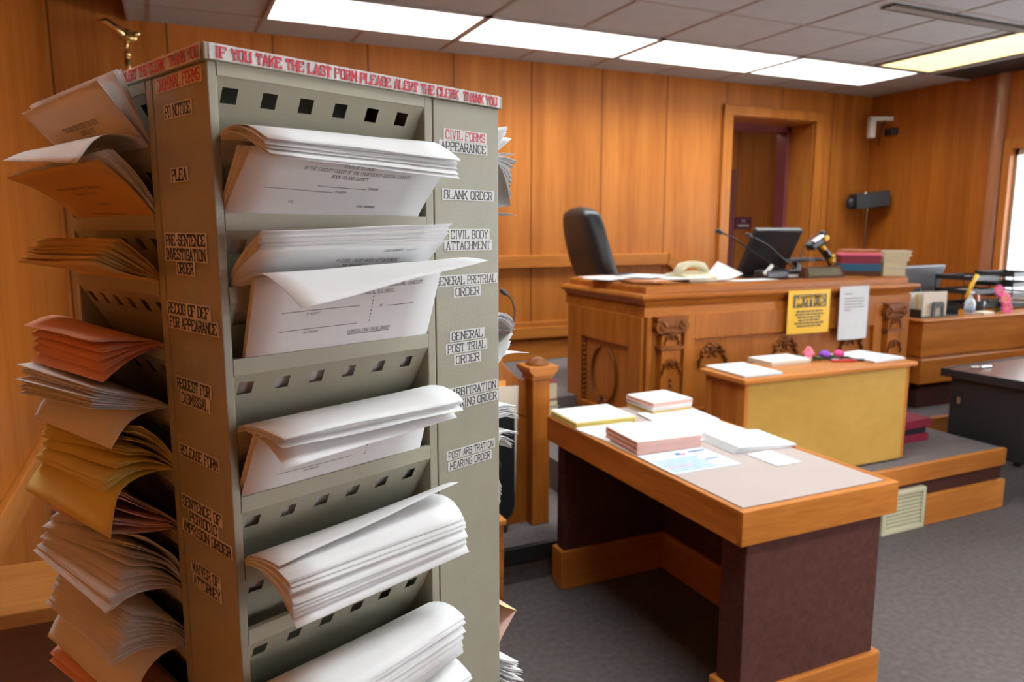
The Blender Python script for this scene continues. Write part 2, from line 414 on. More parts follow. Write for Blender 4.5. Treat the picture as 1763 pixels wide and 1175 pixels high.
edges = [.585, 1.81, 3.075, 4.325, 5.62]
nm = ['white ceiling light panel above the forms rack, first of the row along the back wall', 'white ceiling light panel second from the flagpole end of the row',
      'white ceiling light panel third from the flagpole end of the row', 'white ceiling light panel meeting the yellowed one at the corner of the row']
for i in range(4): troffer(edges[i], edges[i+1], Y0, Y1, nm[i], 'diff')
troffer(5.05, 5.66, 3.03, 4.26, 'yellowed ceiling light panel running from the row towards the window wall', 'diff_y')
for k, (x0, y0) in enumerate([(1.81, 1.80), (.585, -0.05), (1.81, -0.05), (3.075, -0.05), (.585, 1.80), (1.81, -1.9), (3.075, -1.9)]):  # unseen fixtures, added to light the rack, table and floor
    troffer(x0, x0+1.23, y0, y0+.6135, ['unseen white ceiling light panel over the oak table', 'unseen white ceiling light panel over the aisle before the forms rack', 'unseen white ceiling light panel second in the middle row', 'unseen white ceiling light panel of the middle row nearest the windows',
            'unseen white ceiling light panel between the forms rack and the oak table', 'unseen white ceiling light panel in the middle of the row by the near wall', 'unseen white ceiling light panel by the near wall nearest the windows'][k], 'diff')
troffer(-.56, -.22, 0.95, 2.15, 'added narrow ceiling light panel, unseen in the raised bay along the wood wall', 'diff', 3.545, 7.0, 100)  # added lamp, gives the side papers neutral light from above
t = MB(); t.box(3.80, 5.30, 3.105, 3.20, CZ-.012, CZ-.004)
lv = t.build('air_diffuser', 'bronze', origin=(4.5, 3.15, CZ)); tag(lv, 'long dark slot air diffuser in the ceiling tiles', 'air vent')
t = MB()
for k in range(2): t.box(3.80, 5.30, 3.125+.03*k, 3.137+.03*k, CZ-.018, CZ-.012)
t.build('slat', 'tbar', lv, (4.5, 3.15, CZ))
v = box(5.74, 6.24, 3.45, 4.30, CZ-.012, CZ-.004).build('ceiling_vent', 'vent', origin=(6, 3.8, CZ)); tag(v, 'dark square return vent in the ceiling beside the yellowed light', 'air vent')
f = MB()
f.box(5.70, 5.74, 3.41, 4.34, CZ-.018, CZ-.004).box(5.74, 6.24, 3.41, 3.45, CZ-.018, CZ-.004).box(5.74, 6.24, 4.30, 4.34, CZ-.018, CZ-.004)
f.build('vent_frame', 'tile', v, (6, 3.8, CZ))

# trims on the walls
struct(box(.9, 3.87, RY1-.045, RY1, 1.252, 1.352).build('trim_3', 'trim', bevel=.006))
mb = MB(); mb.prism([(3.87, 1.252), (3.90, 1.352), (4.42, 1.02), (4.42, .90)], 1, RY1-.045, RY1)
struct(mb.build('trim_4', 'trim', bevel=.006))
mb = MB(); mb.box(RX0, 4.42, RY1-.05, RY1, .69, .78).box(RX0, 4.42, RY1-.03, RY1, .78, .82).box(RX0, 4.42, RY1-.028, RY1, .51, .66)
struct(mb.build('trim_5', 'trim', bevel=.006))
struct(box(RX0, RX0+.03, RY0, RY1, .475, .61).build('trim_6', 'trim_y', bevel=.004))
struct(box(RX0, RX0+.022, RY0, RY1, 0, .12).build('baseboard_left', 'trim_y', bevel=.003))
mb = MB(); mb.lathe((RX1-.005, 4.02, 0), [(.055, .5), (.055, CZ)], 16)
struct(mb.build('trim_7', mat('varnished_half_round', (0.38, 0.15, 0.075), 0.25, coat=.4), smooth=False))
# doorway
mb = MB()
mb.box(DX0-.105, DX0, RY1-.03, RY1, .51, DZ+.09).box(DX1, DX1+.11, RY1-.03, RY1, .51, DZ+.09).box(DX0-.105, DX1+.11, RY1-.034, RY1, DZ, DZ+.09)
dr = struct(mb.build('door_1', 'trim_z', bevel=.008))
mb = MB()
mb.box(DX0-.005, DX0+.012, RY1, RY1+.33, .51, DZ).box(DX1-.012, DX1+.005, RY1, RY1+.33, .51, DZ).box(DX0, DX1, RY1, RY1+.33, DZ-.01, DZ+.01)
mb.build('door_reveal', 'trim_z', dr)
mb = MB()
mb.box(DX0+.012, DX0+.05, RY1+.28, RY1+.42, .51, DZ).box(DX1-.05, DX1-.012, RY1+.28, RY1+.42, .51, DZ).box(DX0+.012, DX1-.012, RY1+.28, RY1+.42, DZ-.06, DZ)
mb.build('door_frame', 'doorframe', dr, bevel=.004)
# the passage beyond
mb = MB(); mb.box(4.20, 6.6, 6.55, 6.65, .4, 2.9).box(4.20, 4.3, RY1+.12, 6.6, .4, 2.9).box(6.5, 6.6, RY1+.12, 6.6, .4, 2.9)
struct(mb.build('wall_passage', 'wall'))
struct(box(4.2, 6.6, RY1+.12, 6.65, 2.62, 2.7).build('ceiling.002', 'tile'))
mb = MB(); mb.box(4.95, 5.01, 6.50, 6.55, .51, 2.2).box(5.62, 5.68, 6.50, 6.55, .51, 2.2)
d2 = struct(mb.build('door_2', 'doorframe'))
sg = box(5.73, 5.96, 6.535, 6.548, 1.56, 1.69).build('door_sign', 'signplate', origin=(5.85, 6.54, 1.6)); tag(sg, 'small maroon sign plate on the passage wall beyond the doorway', 'sign')
tb = MB()
text(tb, 'NO', 5.845, 1.65, .05, .03, lambda x, y: (x, 6.534, y)); tb.box(5.765, 5.925, 6.533, 6.535, 1.588, 1.606)
tb.build('lettering', 'label', sg, (5.85, 6.54, 1.6))
area('passage_lamp', (5.35, 6.0, 2.60), (0, 0, 0), .5, .3, 3.0, (1, .85, .65))

# carpeted platforms
def platform(name, x0, x1, y0, y1, z):
    o = struct(box(x0, x1, y0, y1, 0.001, z).build(name, 'carpet_hi')); return o
platform('floor.001', 2.06, 4.17, 2.505, 4.0, .34)
platform('floor.006', 1.78, 2.06, 2.80, 4.0, .34)
platform('floor.002', 4.17, RX1, 3.12, 4.0, .34)
platform('floor.003', RX0, RX1, 4.0, RY1, .51)
struct(box(DX0, DX1, RY1, 6.6, .35, .51).build('floor.004', 'carpet_hi'))
platform('floor.005', .35, 1.78, 2.79, 4.0, .17)
mb = MB(); mb.box(2.06, 4.18, 2.475, 2.505, .245, .342)
struct(mb.build('trim_8', 'trim', bevel=.005))
struct(box(2.06, 4.172, 2.497, 2.506, .0, .25).build('trim_9', 'maroon'))
struct(box(3.525, 4.18, 2.468, 2.497, .0, .165).build('baseboard_platform', 'trim', bevel=.005))
struct(box(.35, 1.78, 2.768, 2.795, .10, .172).build('trim_10', 'nosing', bevel=.004))
struct(box(.35, 1.78, 2.786, 2.792, .0, .10).build('trim_11', 'carpet'))
# floor grille
gr = thing('floor_grille', 'cream louvered heating grille in the riser of the carpeted platform', 'air vent', (3.36, 2.47, 0))
o = (3.36, 2.47, 0)
mb = MB(); mb.box(3.20, 3.515, 2.462, 2.497, .0, .02).box(3.20, 3.515, 2.462, 2.497, .20, .222).box(3.20, 3.222, 2.462, 2.497, .02, .20).box(3.493, 3.515, 2.462, 2.497, .02, .20)
mb.build('frame', 'grille', gr, o, bevel=.003)
mb = MB()
for k in range(9): mb.prism([(2.466, .024+.02*k), (2.468, .021+.02*k), (2.492, .036+.02*k), (2.490, .039+.02*k)], 0, 3.222, 3.493)
mb.build('louver', 'grille', gr, o)
box(3.222, 3.493, 2.494, 2.497, .02, .20).build('backing', 'grille', gr, o)

# ------------------------------------------------------------------ the forms rack
RA = math.radians(22.3)
RC = Vector((0.0358, 0.6917, 0))
RUX = Vector((math.cos(RA), math.sin(RA), 0)); RUY = Vector((-math.sin(RA), math.cos(RA), 0))
FW, LW_ = 0.350, 0.385           # footprint: front width, side length
PITCH = 0.0645
LIPS = [1.6290, 1.5640, 1.4995, 1.4345, 1.3700, 1.3055, 1.2395, 1.1740, 1.1095, 1.0450, 0.9805, 0.916, 0.8515]
ZTOP, ZCAP = 1.6905, 1.7045
rack = thing('literature_rack', 'tall putty steel tower of form pockets with taped labels and a red lettered banner', 'literature rack', RC, RA)
def frame_front(u, o, z): return (u, -o, z)
def frame_side(u, o, z): return (-o, u, z)
def frame_far(u, o, z): return (FW + o, u, z)
FR = {'front': frame_front, 'side': frame_side, 'far': frame_far}
# slot span along each face (inner edges) and unit depth
SLOT = {'front': (.0085, .2362), 'side': (.1300, .3720), 'far': (.0110, .2400)}
def fbox(mb, fr, u0, u1, o0, o1, z0, z1):
    P = [FR[fr](u, o, z) for z in (z0, z1) for o in (o0, o1) for u in (u0, u1)]
    mb.add(P, [(0,2,3,1),(4,5,7,6),(0,1,5,4),(1,3,7,5),(3,2,6,7),(2,0,4,6)])
D = .095
mb = MB()
# front unit: near post (its outer side is the label strip of the side face), far post, back, header
fbox(mb, 'front', 0, .0085, -.114, 0, .12, ZTOP)
fbox(mb, 'front', .2362, .2475, -.114, 0, .12, ZTOP)
fbox(mb, 'front', .0085, .2362, -.112, -D, .12, ZTOP)
fbox(mb, 'front', .0085, .2362, -D, -.001, .12, .80)
# side unit
fbox(mb, 'side', .1155, .1300, -.10, 0, .12, ZTOP)
fbox(mb, 'side', .3720, .3850, -.10, 0, .12, ZTOP)
fbox(mb, 'side', .1300, .3720, -.10, -D, .12, ZTOP)
fbox(mb, 'side', .1300, .3720, -D, -.001, .12, .80)
# far unit
fbox(mb, 'far', .0, .0110, -.1012, 0, .12, ZTOP)
fbox(mb, 'far', .2400, .2520, -.1012, 0, .12, ZTOP)
fbox(mb, 'far', .0110, .2400, -.1012, -D, .12, ZTOP)
fbox(mb, 'far', .0110, .2400, -D, -.001, .12, .80)
mb.box(.101, FW, .253, .385, .12, ZTOP)
mb.build('frame', 'metal', rack, bevel=.0012)
mb = MB(); mb.box(.004, FW-.004, .004, LW_-.004, .0, .12); mb.build('plinth', 'blackmetal', rack)
mb = MB(); mb.box(-.0035, FW+.0035, -.0035, LW_+.0035, ZTOP, ZCAP); mb.build('top_cap', 'metal', rack, bevel=.0012)
def pocket(face, zl, lip, nh=6, name='pocket'):
    """lip band along the mouth, then the holed plate that leans back into the rack"""
    u0, u1 = SLOT[face]; F = FR[face]; mb = MB()
    mb.add([F(u0,-.006,zl), F(u1,-.006,zl), F(u1,0,zl), F(u0,0,zl)], [(0,1,2,3)])
    mb.add([F(u0,0,zl), F(u1,0,zl), F(u1,0,zl-lip), F(u0,0,zl-lip)], [(0,1,2,3)])
    mb.add([F(u0,-.006,zl), F(u1,-.006,zl), F(u1,-.005,zl-.008), F(u0,-.005,zl-.008)], [(0,1,2,3)])
    # leaning plate as a grid with square holes
    Ls = .098; dz, do = math.cos(math.radians(30)), math.sin(math.radians(30))
    hs = .0145; uc = (u0+u1)/2 - (.0055 if face == 'front' else 0); sp = (u1-u0)/6.04
    cs = [uc + (i-2.5)*sp for i in range(nh)]
    ub = [u0]
    for c in cs: ub += [c-hs/2, c+hs/2]
    ub.append(u1)
    sb = [0, .0165-hs/2, .0165+hs/2, Ls]
    for i in range(len(ub)-1):
        for j in range(3):
            if j == 1 and i % 2 == 1: continue
            q = [F(u, -.0005-s*do, zl-lip-s*dz) for u, s in ((ub[i],sb[j]),(ub[i+1],sb[j]),(ub[i+1],sb[j+1]),(ub[i],sb[j+1]))]
            mb.add(q, [(0,1,2,3)])
    if name == 'header_plate':     # closed box behind the head of the rack
        s = Ls; z1 = zl-lip-s*dz
        mb.add([F(u0, -s*do, z1), F(u1, -s*do, z1), F(u1, -.095, z1), F(u0, -.095, z1)], [(0,1,2,3)])
    o = mb.build(name, 'metal_lit', rack, solid=.0008)
    return o
for face in ('front', 'side', 'far'):
    pocket(face, ZTOP, .011, name='header_plate')
    for zl in LIPS: pocket(face, zl, .0145)

def lay(face, lift):                      # flat (u, z) on a rack face
    return lambda x, y: FR[face](x, lift, y)
def tape_label(face, s, uc, zc, w, h=.0098, m='ink', pad=.0035, base='label', serif=True, th=.75, name='label_tape'):
    mb = MB(); fbox(mb, face, uc-w/2-pad, uc+w/2+pad, .0002, .0006, zc-h/2-.0018, zc+h/2+.0018)
    p = mb.build(name, base, rack)
    t = MB()
    sgn = 1 if face == 'front' else -1
    F = lay(face, .0008)
    text(t, s, 0, zc, w, h, lambda x, y: F(uc + sgn*x, y), th, serif)
    t.build('lettering', m, p)
    return p
for s, u, z, w, k in [('CIVIL FORMS', .2962, 1.6545, .060, 'red'), ('APPEARANCE', .2934, 1.6418, .068, 'ink'), ('BLANK ORDER', .3004, 1.5893, .075, 'ink'),
    ('CIVIL BODY', .3012, 1.5447, .058, 'ink'), ('ATTACHMENT', .2996, 1.5322, .069, 'ink'), ('GENERAL PRETRIAL', .2965, 1.4925, .094, 'ink'), ('ORDER', .2969, 1.4790, .037, 'ink'),
    ('GENERAL', .2962, 1.4280, .049, 'ink'), ('POST TRIAL', .2953, 1.4140, .060, 'ink'), ('ORDER', .2963, 1.3998, .037, 'ink'),
    ('ARBITRATION', .3070, 1.3612, .072, 'ink'), ('HEARING ORDER', .3040, 1.3472, .080, 'ink')]:
    tape_label('front', s, u, z, w, .0088, k, base='tape' if k == 'red' or s == 'APPEARANCE' else 'label', th=.98)
for s, u, z, w in [('POST ARBITRATION', .3013, 1.2870, .074), ('HEARING ORDER', .2994, 1.2737, .066)]:
    tape_label('front', s, u, z, w, .0080, serif=False, th=.85)
for s, u, z, w, k in [('CRIMINAL FORMS', .0565, 1.6815, .088, 'red'), ('PD NOTICE', .0604, 1.6567, .052, 'ink'), ('PLEA', .0659, 1.5998, .030, 'ink'),
    ('PRE-SENTENCE', .0630, 1.5405, .082, 'ink'), ('INVESTIGATION', .0644, 1.5272, .083, 'ink'), ('ORDER', .0658, 1.5145, .033, 'ink'),
    ('RECOG OF DEF', .0664, 1.4752, .087, 'ink'), ('FOR APPEARANCE', .0588, 1.4617, .098, 'ink'), ('REQUEST FOR', .0664, 1.4015, .070, 'ink'), ('DISMISSAL', .0646, 1.3878, .056, 'ink'),
    ('RELEASE FORM', .0640, 1.3329, .080, 'ink'), ('SENTENCE OF', .0660, 1.2790, .082, 'ink'), ('PERIODIC', .0639, 1.2655, .058, 'ink'), ('IMPRISON ORDER', .0590, 1.2520, .101, 'ink'),
    ('WAIVER OF', .0660, 1.2126, .058, 'ink'), ('ATTORNEY', .0648, 1.1982, .057, 'ink')]:
    tape_label('side', s, u, z, w, .0096, k, th=1.35)
# banner round the cap
def banner(face, u0, u1, s, w, uc):
    mb = MB(); n = 40
    lift = lambda t: .0042 + .0004*math.sin(t*57)*math.sin(t*23)
    mb.grid(lambda a, b: FR[face](lerp(u0, u1, a), lift(a), lerp(ZTOP+.0006, ZCAP-.0003, b)), n, 2)
    p = mb.build('banner_tape', 'tape', rack)
    t = MB(); sgn = 1 if face == 'front' else -1
    text(t, s, 0, (ZTOP+ZCAP)/2-.0002, w, .0084, lambda x, y: FR[face](uc+sgn*x, .0051, y), 1.35, True)
    t.build('lettering', 'red', p)
S1 = 'IF YOU TAKE THE LAST FORM PLEASE ALERT THE CLERK  THANK YOU'
banner('front', .001, FW-.001, S1, .336, .1745)
banner('side', .001, LW_-.001, S1, .372, .1905)

# ------------------------------------------------------------------ stacks of forms in the pockets
def spline(pts, n):
    """Catmull-Rom through 2D points, n+1 samples by length"""
    P = [Vector((p[0], p[1])) for p in pts]
    P = [P[0]*2 - P[1]] + P + [P[-1]*2 - P[-2]]
    out = []
    for i in range(1, len(P)-2):
        for k in range(10):
            t = k/10; a, b, c, d = P[i-1], P[i], P[i+1], P[i+2]
            out.append(0.5*((2*b) + (c-a)*t + (2*a-5*b+4*c-d)*t*t + (-a+3*b-3*c+d)*t**3))
    out.append(P[-2])
    L = [0]
    for a, b in zip(out[:-1], out[1:]): L.append(L[-1] + (b-a).length)
    res = []; j = 0
    for k in range(n+1):
        s = L[-1]*k/n
        while j < len(L)-2 and L[j+1] < s: j += 1
        t = (s-L[j])/max(L[j+1]-L[j], 1e-9); res.append(out[j].lerp(out[j+1], min(1, t)))
    return res
INNER = [(-.050, -.082), (-.014, -.024)]
def sheets(mb, F, zl, a0, a1, tN, tF, bN, bF, n, jit, nu=6, nv=16, under=True):
    pre = INNER if under else [(-.012, -.006)]
    tN, tF, bN, bF = [spline(pre + list(p), nv) for p in (tN, tF, bN, bF)]
    last = None; pos = [0.0]; left = random.randint(1, 3); cex = 0
    while len(pos) < n:
        if left > 0: pos.append(pos[-1] + random.uniform(.25, .5)); left -= 1
        else: pos.append(pos[-1] + random.uniform(1.1, 2.6)); left = random.randint(0, 3)
    for k in range(n):
        tj = pos[k]/pos[-1] if n > 1 else 0
        if k == 0 or pos[k]-pos[k-1] > 1: cex = random.uniform(-jit, jit)*1.5
        sh = random.uniform(-jit, jit)*.6; ex = cex + random.uniform(-jit, jit)*.8; ex2 = ex + random.uniform(-jit, jit)*.9
        if n == 1: ex = ex2 = sh = 0
        ph = random.uniform(0, 6); am = random.uniform(0, .0009)
        A = [tN[i].lerp(bN[i], tj) for i in range(nv+1)]; B = [tF[i].lerp(bF[i], tj) for i in range(nv+1)]
        def P(a, b, A=A, B=B, sh=sh, ex=ex, ex2=ex2, ph=ph, am=am):
            i = min(int(b*nv), nv-1); f = b*nv - i
            p = A[i].lerp(A[i+1], f).lerp(B[i].lerp(B[i+1], f), a)
            d = (A[nv]-A[nv-1]).lerp(B[nv]-B[nv-1], a)
            if d.length > 1e-9: d.normalize()
            e = lerp(ex, ex2, a)*max(0, b-.35)/.65
            w = am*math.sin(a*9+ph)*max(0, b-.4)*1.6
            return F(lerp(a0, a1, a)+sh*b, p.x+d.x*e - d.y*w, zl+p.y+d.y*e + d.x*w)
        mb.grid(P, nu, nv); last = P
    return last
def sweep(mb, prof, path):
    """mitred moulding: prof = (out, z) points closed, carried round a right angled path, outward to the walker's -normal"""
    n = len(prof); P = [Vector((p[0], p[1])) for p in path]; rings = []
    for i, p in enumerate(P):
        o = Vector((0, 0))
        for a, b in ((i-1, i), (i, i+1)):
            if a >= 0 and b < len(P):
                d = (P[b]-P[a]).normalized(); o += Vector((d.y, -d.x))
        if 0 < i < len(P)-1: pass
        rings.append([(p.x+o.x*q, p.y+o.y*q, z) for q, z in prof])
    vs = [v for r in rings for v in r]; fs = []
    for i in range(len(P)-1):
        for k in range(n):
            l = (k+1) % n; fs.append((i*n+k, i*n+l, (i+1)*n+l, (i+1)*n+k))
    fs += [tuple(range(n)), tuple((len(P)-1)*n+k for k in range(n))]
    mb.add(vs, fs); return mb
class Face:
    """frame of a pocket mouth: local axes stay with the rack, origin at the lip"""
    def __init__(s, face, u, zl):
        s.o = Vector(FR[face](u, 0, zl)); s.fr = FR[face]
    def __call__(s, u, o, z): return tuple(Vector(s.fr(u, o, z)) - s.o)
    def world(s): return RC + RUX*s.o.x + RUY*s.o.y + Vector((0, 0, s.o.z))
def place(o, f): o.location = f.world(); o.rotation_euler = (0, 0, RA); return o
def stack(face, zl, a0, a1, tN, tF, bN, bF, n, m, label, jit=.002, name='form_stack', group=None, txt=None, cat='papers', edge=None):
    f = Face(face, (a0+a1)/2, zl)
    mb = MB(); last = sheets(mb, f, zl, a0, a1, tN, tF, bN, bF, n, jit)
    o = place(mb.build(name, m, smooth=True, solid=.00035), f); tag(o, label, cat, group)
    if txt: 
        t = MB(); txt(t, last); t.build('printed_text', 'grey_ink', o)
    return o
def on_sheet(P, lift=.0004, flip=False):
    """maps (a across 0..1, b along 0..1) onto a sheet, just proud of it"""
    def Q(a, b):
        p = Vector(P(a, b)); e = 1e-3
        n = (Vector(P(min(a+e, 1), b))-Vector(P(max(a-e, 0), b))).cross(Vector(P(a, min(b+e, 1)))-Vector(P(a, max(b-e, 0))))
        n.normalize()
        return tuple(p + n*(-lift if flip else lift))
    return Q
def rule(t, Q, a0, a1, b, hb=.0035):
    t.grid(lambda i, j: Q(lerp(a0, a1, i), b + (j-.5)*hb), 6, 1)
def heading(lines, rules=(), flip=False, dots=None):
    def go(t, P):
        Q = on_sheet(P, flip=flip)
        for s, ac, bc, w, h in lines: text(t, s, ac, bc, w, h, Q, .8, True)
        for a0, a1, b in rules: rule(t, Q, a0, a1, b)
        if dots:
            a, b0, b1 = dots
            for k in range(9): 
                b = lerp(b0, b1, k/8.5); t.grid(lambda i, j: Q(a + (i-.5)*.005, b + j*(b1-b0)*.055), 1, 1)
    return go
G1 = 'stacks of forms in the front pockets'; G2 = 'stacks of forms in the shaded side pockets'; G3 = 'stacks of forms in the pockets facing the bench'
# front face -----------------------------------------------------
stack('front', LIPS[0], .009, .225, [(0,.003),(.019,.0075),(.048,.0055),(.078,-.007)], [(0,.005),(.025,.011),(.05,.001),(.067,-.009)],
      [(0,-.0005),(.018,.003),(.042,-.003),(.080,-.021)], [(0,.0005),(.022,.005),(.046,-.010),(.065,-.026)], 11, 'white',
      'white stapled appearance forms drooping out of the uppermost pocket beside the civil forms label', .0022, group=G1)
stack('front', LIPS[1], .009, .2262, [(-.010,.003),(.022,.046),(.030,.056)], [(-.006,.004),(.026,.040),(.032,.050)],
      [(.000,.003),(.042,.044),(.050,.052)], [(.000,.003),(.036,.040),(.042,.047)], 7, 'white',
      'white blank order forms headed State of Illinois, leaning in the second front pocket', .002, group=G1,
      txt=heading([('STATE OF ILLINOIS', .52, .945, .16, .022), ('IN THE CIRCUIT COURT OF THE FOURTEENTH JUDICIAL CIRCUIT', .54, .905, .56, .022), ('ROCK ISLAND COUNTY', .50, .865, .19, .022),
                   ('DIVISION', .65, .795, .055, .016), ('PLAINTIFF', .49, .755, .06, .016), ('VS', .27, .66, .022, .016), ('CASE NUMBER', .66, .655, .10, .016)],
                  [(.36, .61, .788), (.12, .45, .748)]))
stack('front', LIPS[2], .013, .226, [(-.012,.004),(.022,.032),(.056,.050)], [(-.010,.004),(.025,.036),(.053,.058)],
      [(-.001,.002),(.024,.024),(.049,.035)], [(-.001,.003),(.022,.025),(.039,.038)], 16, 'white',
      'thick white stack of civil body attachment forms slanting out of the third front pocket', .0016, group=G1,
      txt=heading([('STATE OF ILLINOIS', .25, .90, .16, .03), ('COUNTY OF ROCK ISLAND', .25, .865, .20, .026), ('CASE NUMBER', .72, .93, .11, .026),
                   ('ARREST WARRANT IN CIVIL CASE-BODY ATTACHMENT', .52, .815, .56, .034), ('The Sheriff'.upper() + ' OR ANY PEACE OFFICER', .66, .765, .34, .026)], [(.80, .96, .925)]))
def single(face, zl, a0, a1, pN, pF, m, label, txt=None, group='loose sheets curling from the rack'):
    f = Face(face, (a0+a1)/2, zl); mb = MB()
    last = sheets(mb, f, zl, a0, a1, pN, pF, pN, pF, 1, 0, 10, 20)
    o = place(mb.build('form_sheet', m, smooth=True, solid=.00025), f); tag(o, label, 'sheet of paper', group)
    if txt: 
        t = MB(); txt(t, last); t.build('printed_text', 'grey_ink', o)
    return o
single('front', LIPS[2], .014, .226, [(.001,.003),(.022,.010),(.049,.014),(.08,.004),(.109,-.011)], [(.001,.004),(.04,.019),(.075,.023),(.106,.021)], 'white',
       'single white sheet peeled down from the civil body attachment stack over the pretrial form')
stack('front', LIPS[3], .0205, .2355, [(-.006,.002),(.015,.060),(.020,.074)], [(-.006,.002),(.018,.062),(.023,.076)],
      [(-.001,.002),(.020,.060),(.026,.075)], [(-.001,.002),(.022,.064),(.028,.078)], 5, 'white',
      'white general pretrial order forms standing upright with ruled lines, under the peeled sheet', .0008, group=G1,
      txt=heading([('IN THE CIRCUIT COURT OF THE FOURTEENTH JUDICIAL CIRCUIT', .53, .905, .72, .021), ('ROCK ISLAND COUNTY, ILLINOIS', .55, .865, .34, .021),
                   ('PLAINTIFF', .30, .765, .07, .013), ('DEFENDANT', .30, .655, .08, .013), ('NO.', .665, .775, .02, .014), ('GENERAL PRE-TRIAL ORDER', .62, .625, .24, .020)],
                  [(.14, .54, .785), (.14, .54, .675), (.70, .86, .77), (.50, .74, .608)], dots=(.61, .68, .86)))
stack('front', LIPS[4], .009, .225, [(0,.003),(.023,.0085),(.05,.010),(.079,.0085)], [(0,.005),(.03,.013),(.055,.009),(.0655,.003)],
      [(0,-.0005),(.02,.003),(.05,.004),(.075,-.001)], [(0,.001),(.022,.005),(.045,.0),(.064,-.007)], 12, 'white',
      'white general post trial order forms lying out nearly flat over the pocket lip', .002, group=G1)
single('front', LIPS[4], .010, .225, [(0,-.001),(.022,.001),(.05,-.003),(.080,-.0185)], [(0,0),(.022,.003),(.042,-.005),(.058,-.019)], 'white',
       'lowest white sheet drooping beneath the flat post trial order stack')
stack('front', LIPS[5], .0092, .2225, [(-.008,.003),(.022,.056),(.030,.068)], [(-.006,.003),(.010,.046),(.020,.066)],
      [(-.001,.002),(.031,.055),(.040,.068)], [(-.001,.003),(.015,.047),(.027,.068)], 5, 'white',
      'white arbitration hearing forms standing with a printed court heading, under the post trial stack', .0016, group=G1,
      txt=heading([('IN THE CIRCUIT COURT OF THE FOURTEENTH JUDICIAL CIRCUIT', .55, .905, .72, .022), ('ROCK ISLAND COUNTY, ILLINOIS', .55, .865, .36, .022), ('ARBITRATION DIVISION', .56, .828, .26, .022),
                   ('PLAINTIFF', .33, .735, .07, .013), ('DEFENDANT', .33, .635, .08, .013), ('NO.', .69, .765, .02, .014)],
                  [(.15, .55, .755), (.15, .55, .655), (.72, .90, .76)], dots=(.63, .64, .81)))
stack('front', LIPS[6], .009, .225, [(0,.005),(.02,.012),(.055,.016),(.080,.011)], [(0,.007),(.030,.018),(.055,.014),(.069,.000)],
      [(0,.0),(.03,.004),(.06,-.004),(.085,-.022)], [(0,.001),(.03,.006),(.054,-.008),(.072,-.028)], 20, 'white',
      'thick white stack of post arbitration hearing order forms fanned downward over the empty pocket', .0018, group=G1)
single('front', LIPS[6], .009, .225, [(0,.007),(.022,.015),(.045,.019),(.062,.019)], [(0,.009),(.025,.026),(.045,.036),(.060,.040)], 'white',
       'thin curled sheet riding on the back of the post arbitration stack')
single('front', LIPS[6], .010, .226, [(0,-.001),(.03,.003),(.06,-.008),(.086,-.030)], [(0,.0),(.03,.005),(.055,-.012),(.074,-.036)], 'white',
       'lowest sheet hanging under the fanned post arbitration stack')
stack('front', LIPS[8], .009, .225, [(0,.004),(.03,.022),(.06,.030),(.095,.018)], [(0,.005),(.025,.018),(.05,.020),(.068,.014)],
      [(0,0),(.04,.012),(.08,.0),(.10,-.022)], [(0,.001),(.03,.010),(.056,-.006),(.064,-.028)], 14, 'white',
      'white unlabelled forms rolling out of the pocket just below the empty one', .002, group=G1)
stack('front', LIPS[9], .009, .225, [(0,.004),(.03,.022),(.06,.030),(.095,.020)], [(0,.006),(.025,.022),(.05,.026),(.078,.016)],
      [(0,0),(.04,.012),(.08,.0),(.10,-.026)], [(0,.001),(.03,.012),(.06,-.004),(.080,-.036)], 14, 'white',
      'lowest white forms bulging out at the foot of the visible front pockets', .002, group=G1)
# side face ------------------------------------------------------
A0, A1 = .132, .368
stack('side', LIPS[0], A0, A1, [(-.004,.005),(.008,.035),(.019,.069)], [(-.004,.005),(.012,.030),(.030,.060)],
      [(0,.002),(.020,.028),(.042,.057)], [(0,.003),(.018,.022),(.045,.052)], 4, 'white', 'white notice forms standing out of the uppermost shaded pocket beside the criminal forms label', .002, group=G2,
      txt=heading([('IN THE CIRCUIT COURT OF ROCK ISLAND COUNTY', .50, .80, .44, .03), ('OF ILLINOIS', .47, .755, .17, .03), ('NOTICE', .47, .71, .07, .026)], flip=True))
single('side', LIPS[0], A0, A1, [(0,.0),(.010,.009),(.034,.010),(.049,.002),(.065,-.019)], [(0,.004),(.020,.014),(.045,.009),(.068,-.003)], 'white',
       'white sheet arching out below the notice forms with its edge bent down')
stack('side', LIPS[1], A0, A1, [(-.005,.006),(.014,.040),(.034,.061)], [(-.005,.006),(.022,.036),(.050,.050)],
      [(-.002,.004),(.020,.034),(.042,.056)], [(-.002,.004),(.028,.030),(.058,.047)], 7, 'white', 'white plea forms packed behind a tan sheet in the second shaded pocket', .002, group=G2)
single('side', LIPS[1], A0, A1, [(0,.002),(.024,.032),(.046,.051)], [(0,.003),(.030,.028),(.066,.044)], 'tan', 'tan plea form leaning out in front of white forms in the second shaded pocket',
       txt=heading([('IN THE CIRCUIT COURT OF ROCK ISLAND COUNTY', .52, .80, .50, .02), ('STATE OF ILLINOIS', .50, .75, .24, .018), ('PLAINTIFF', .44, .66, .12, .014)], [(.30, .70, .58), (.30, .60, .50)], flip=True))
stack('side', LIPS[2], A0, A1, [(0,.008),(.012,.024),(.033,.043)], [(0,.006),(.020,.030),(.038,.043)],
      [(0,.0),(.030,.008),(.058,.021)], [(0,0),(.030,.008),(.064,.014)], 22, 'buff', 'thick buff stack of pre-sentence order forms fanned from the third shaded pocket', .002, group=G2)
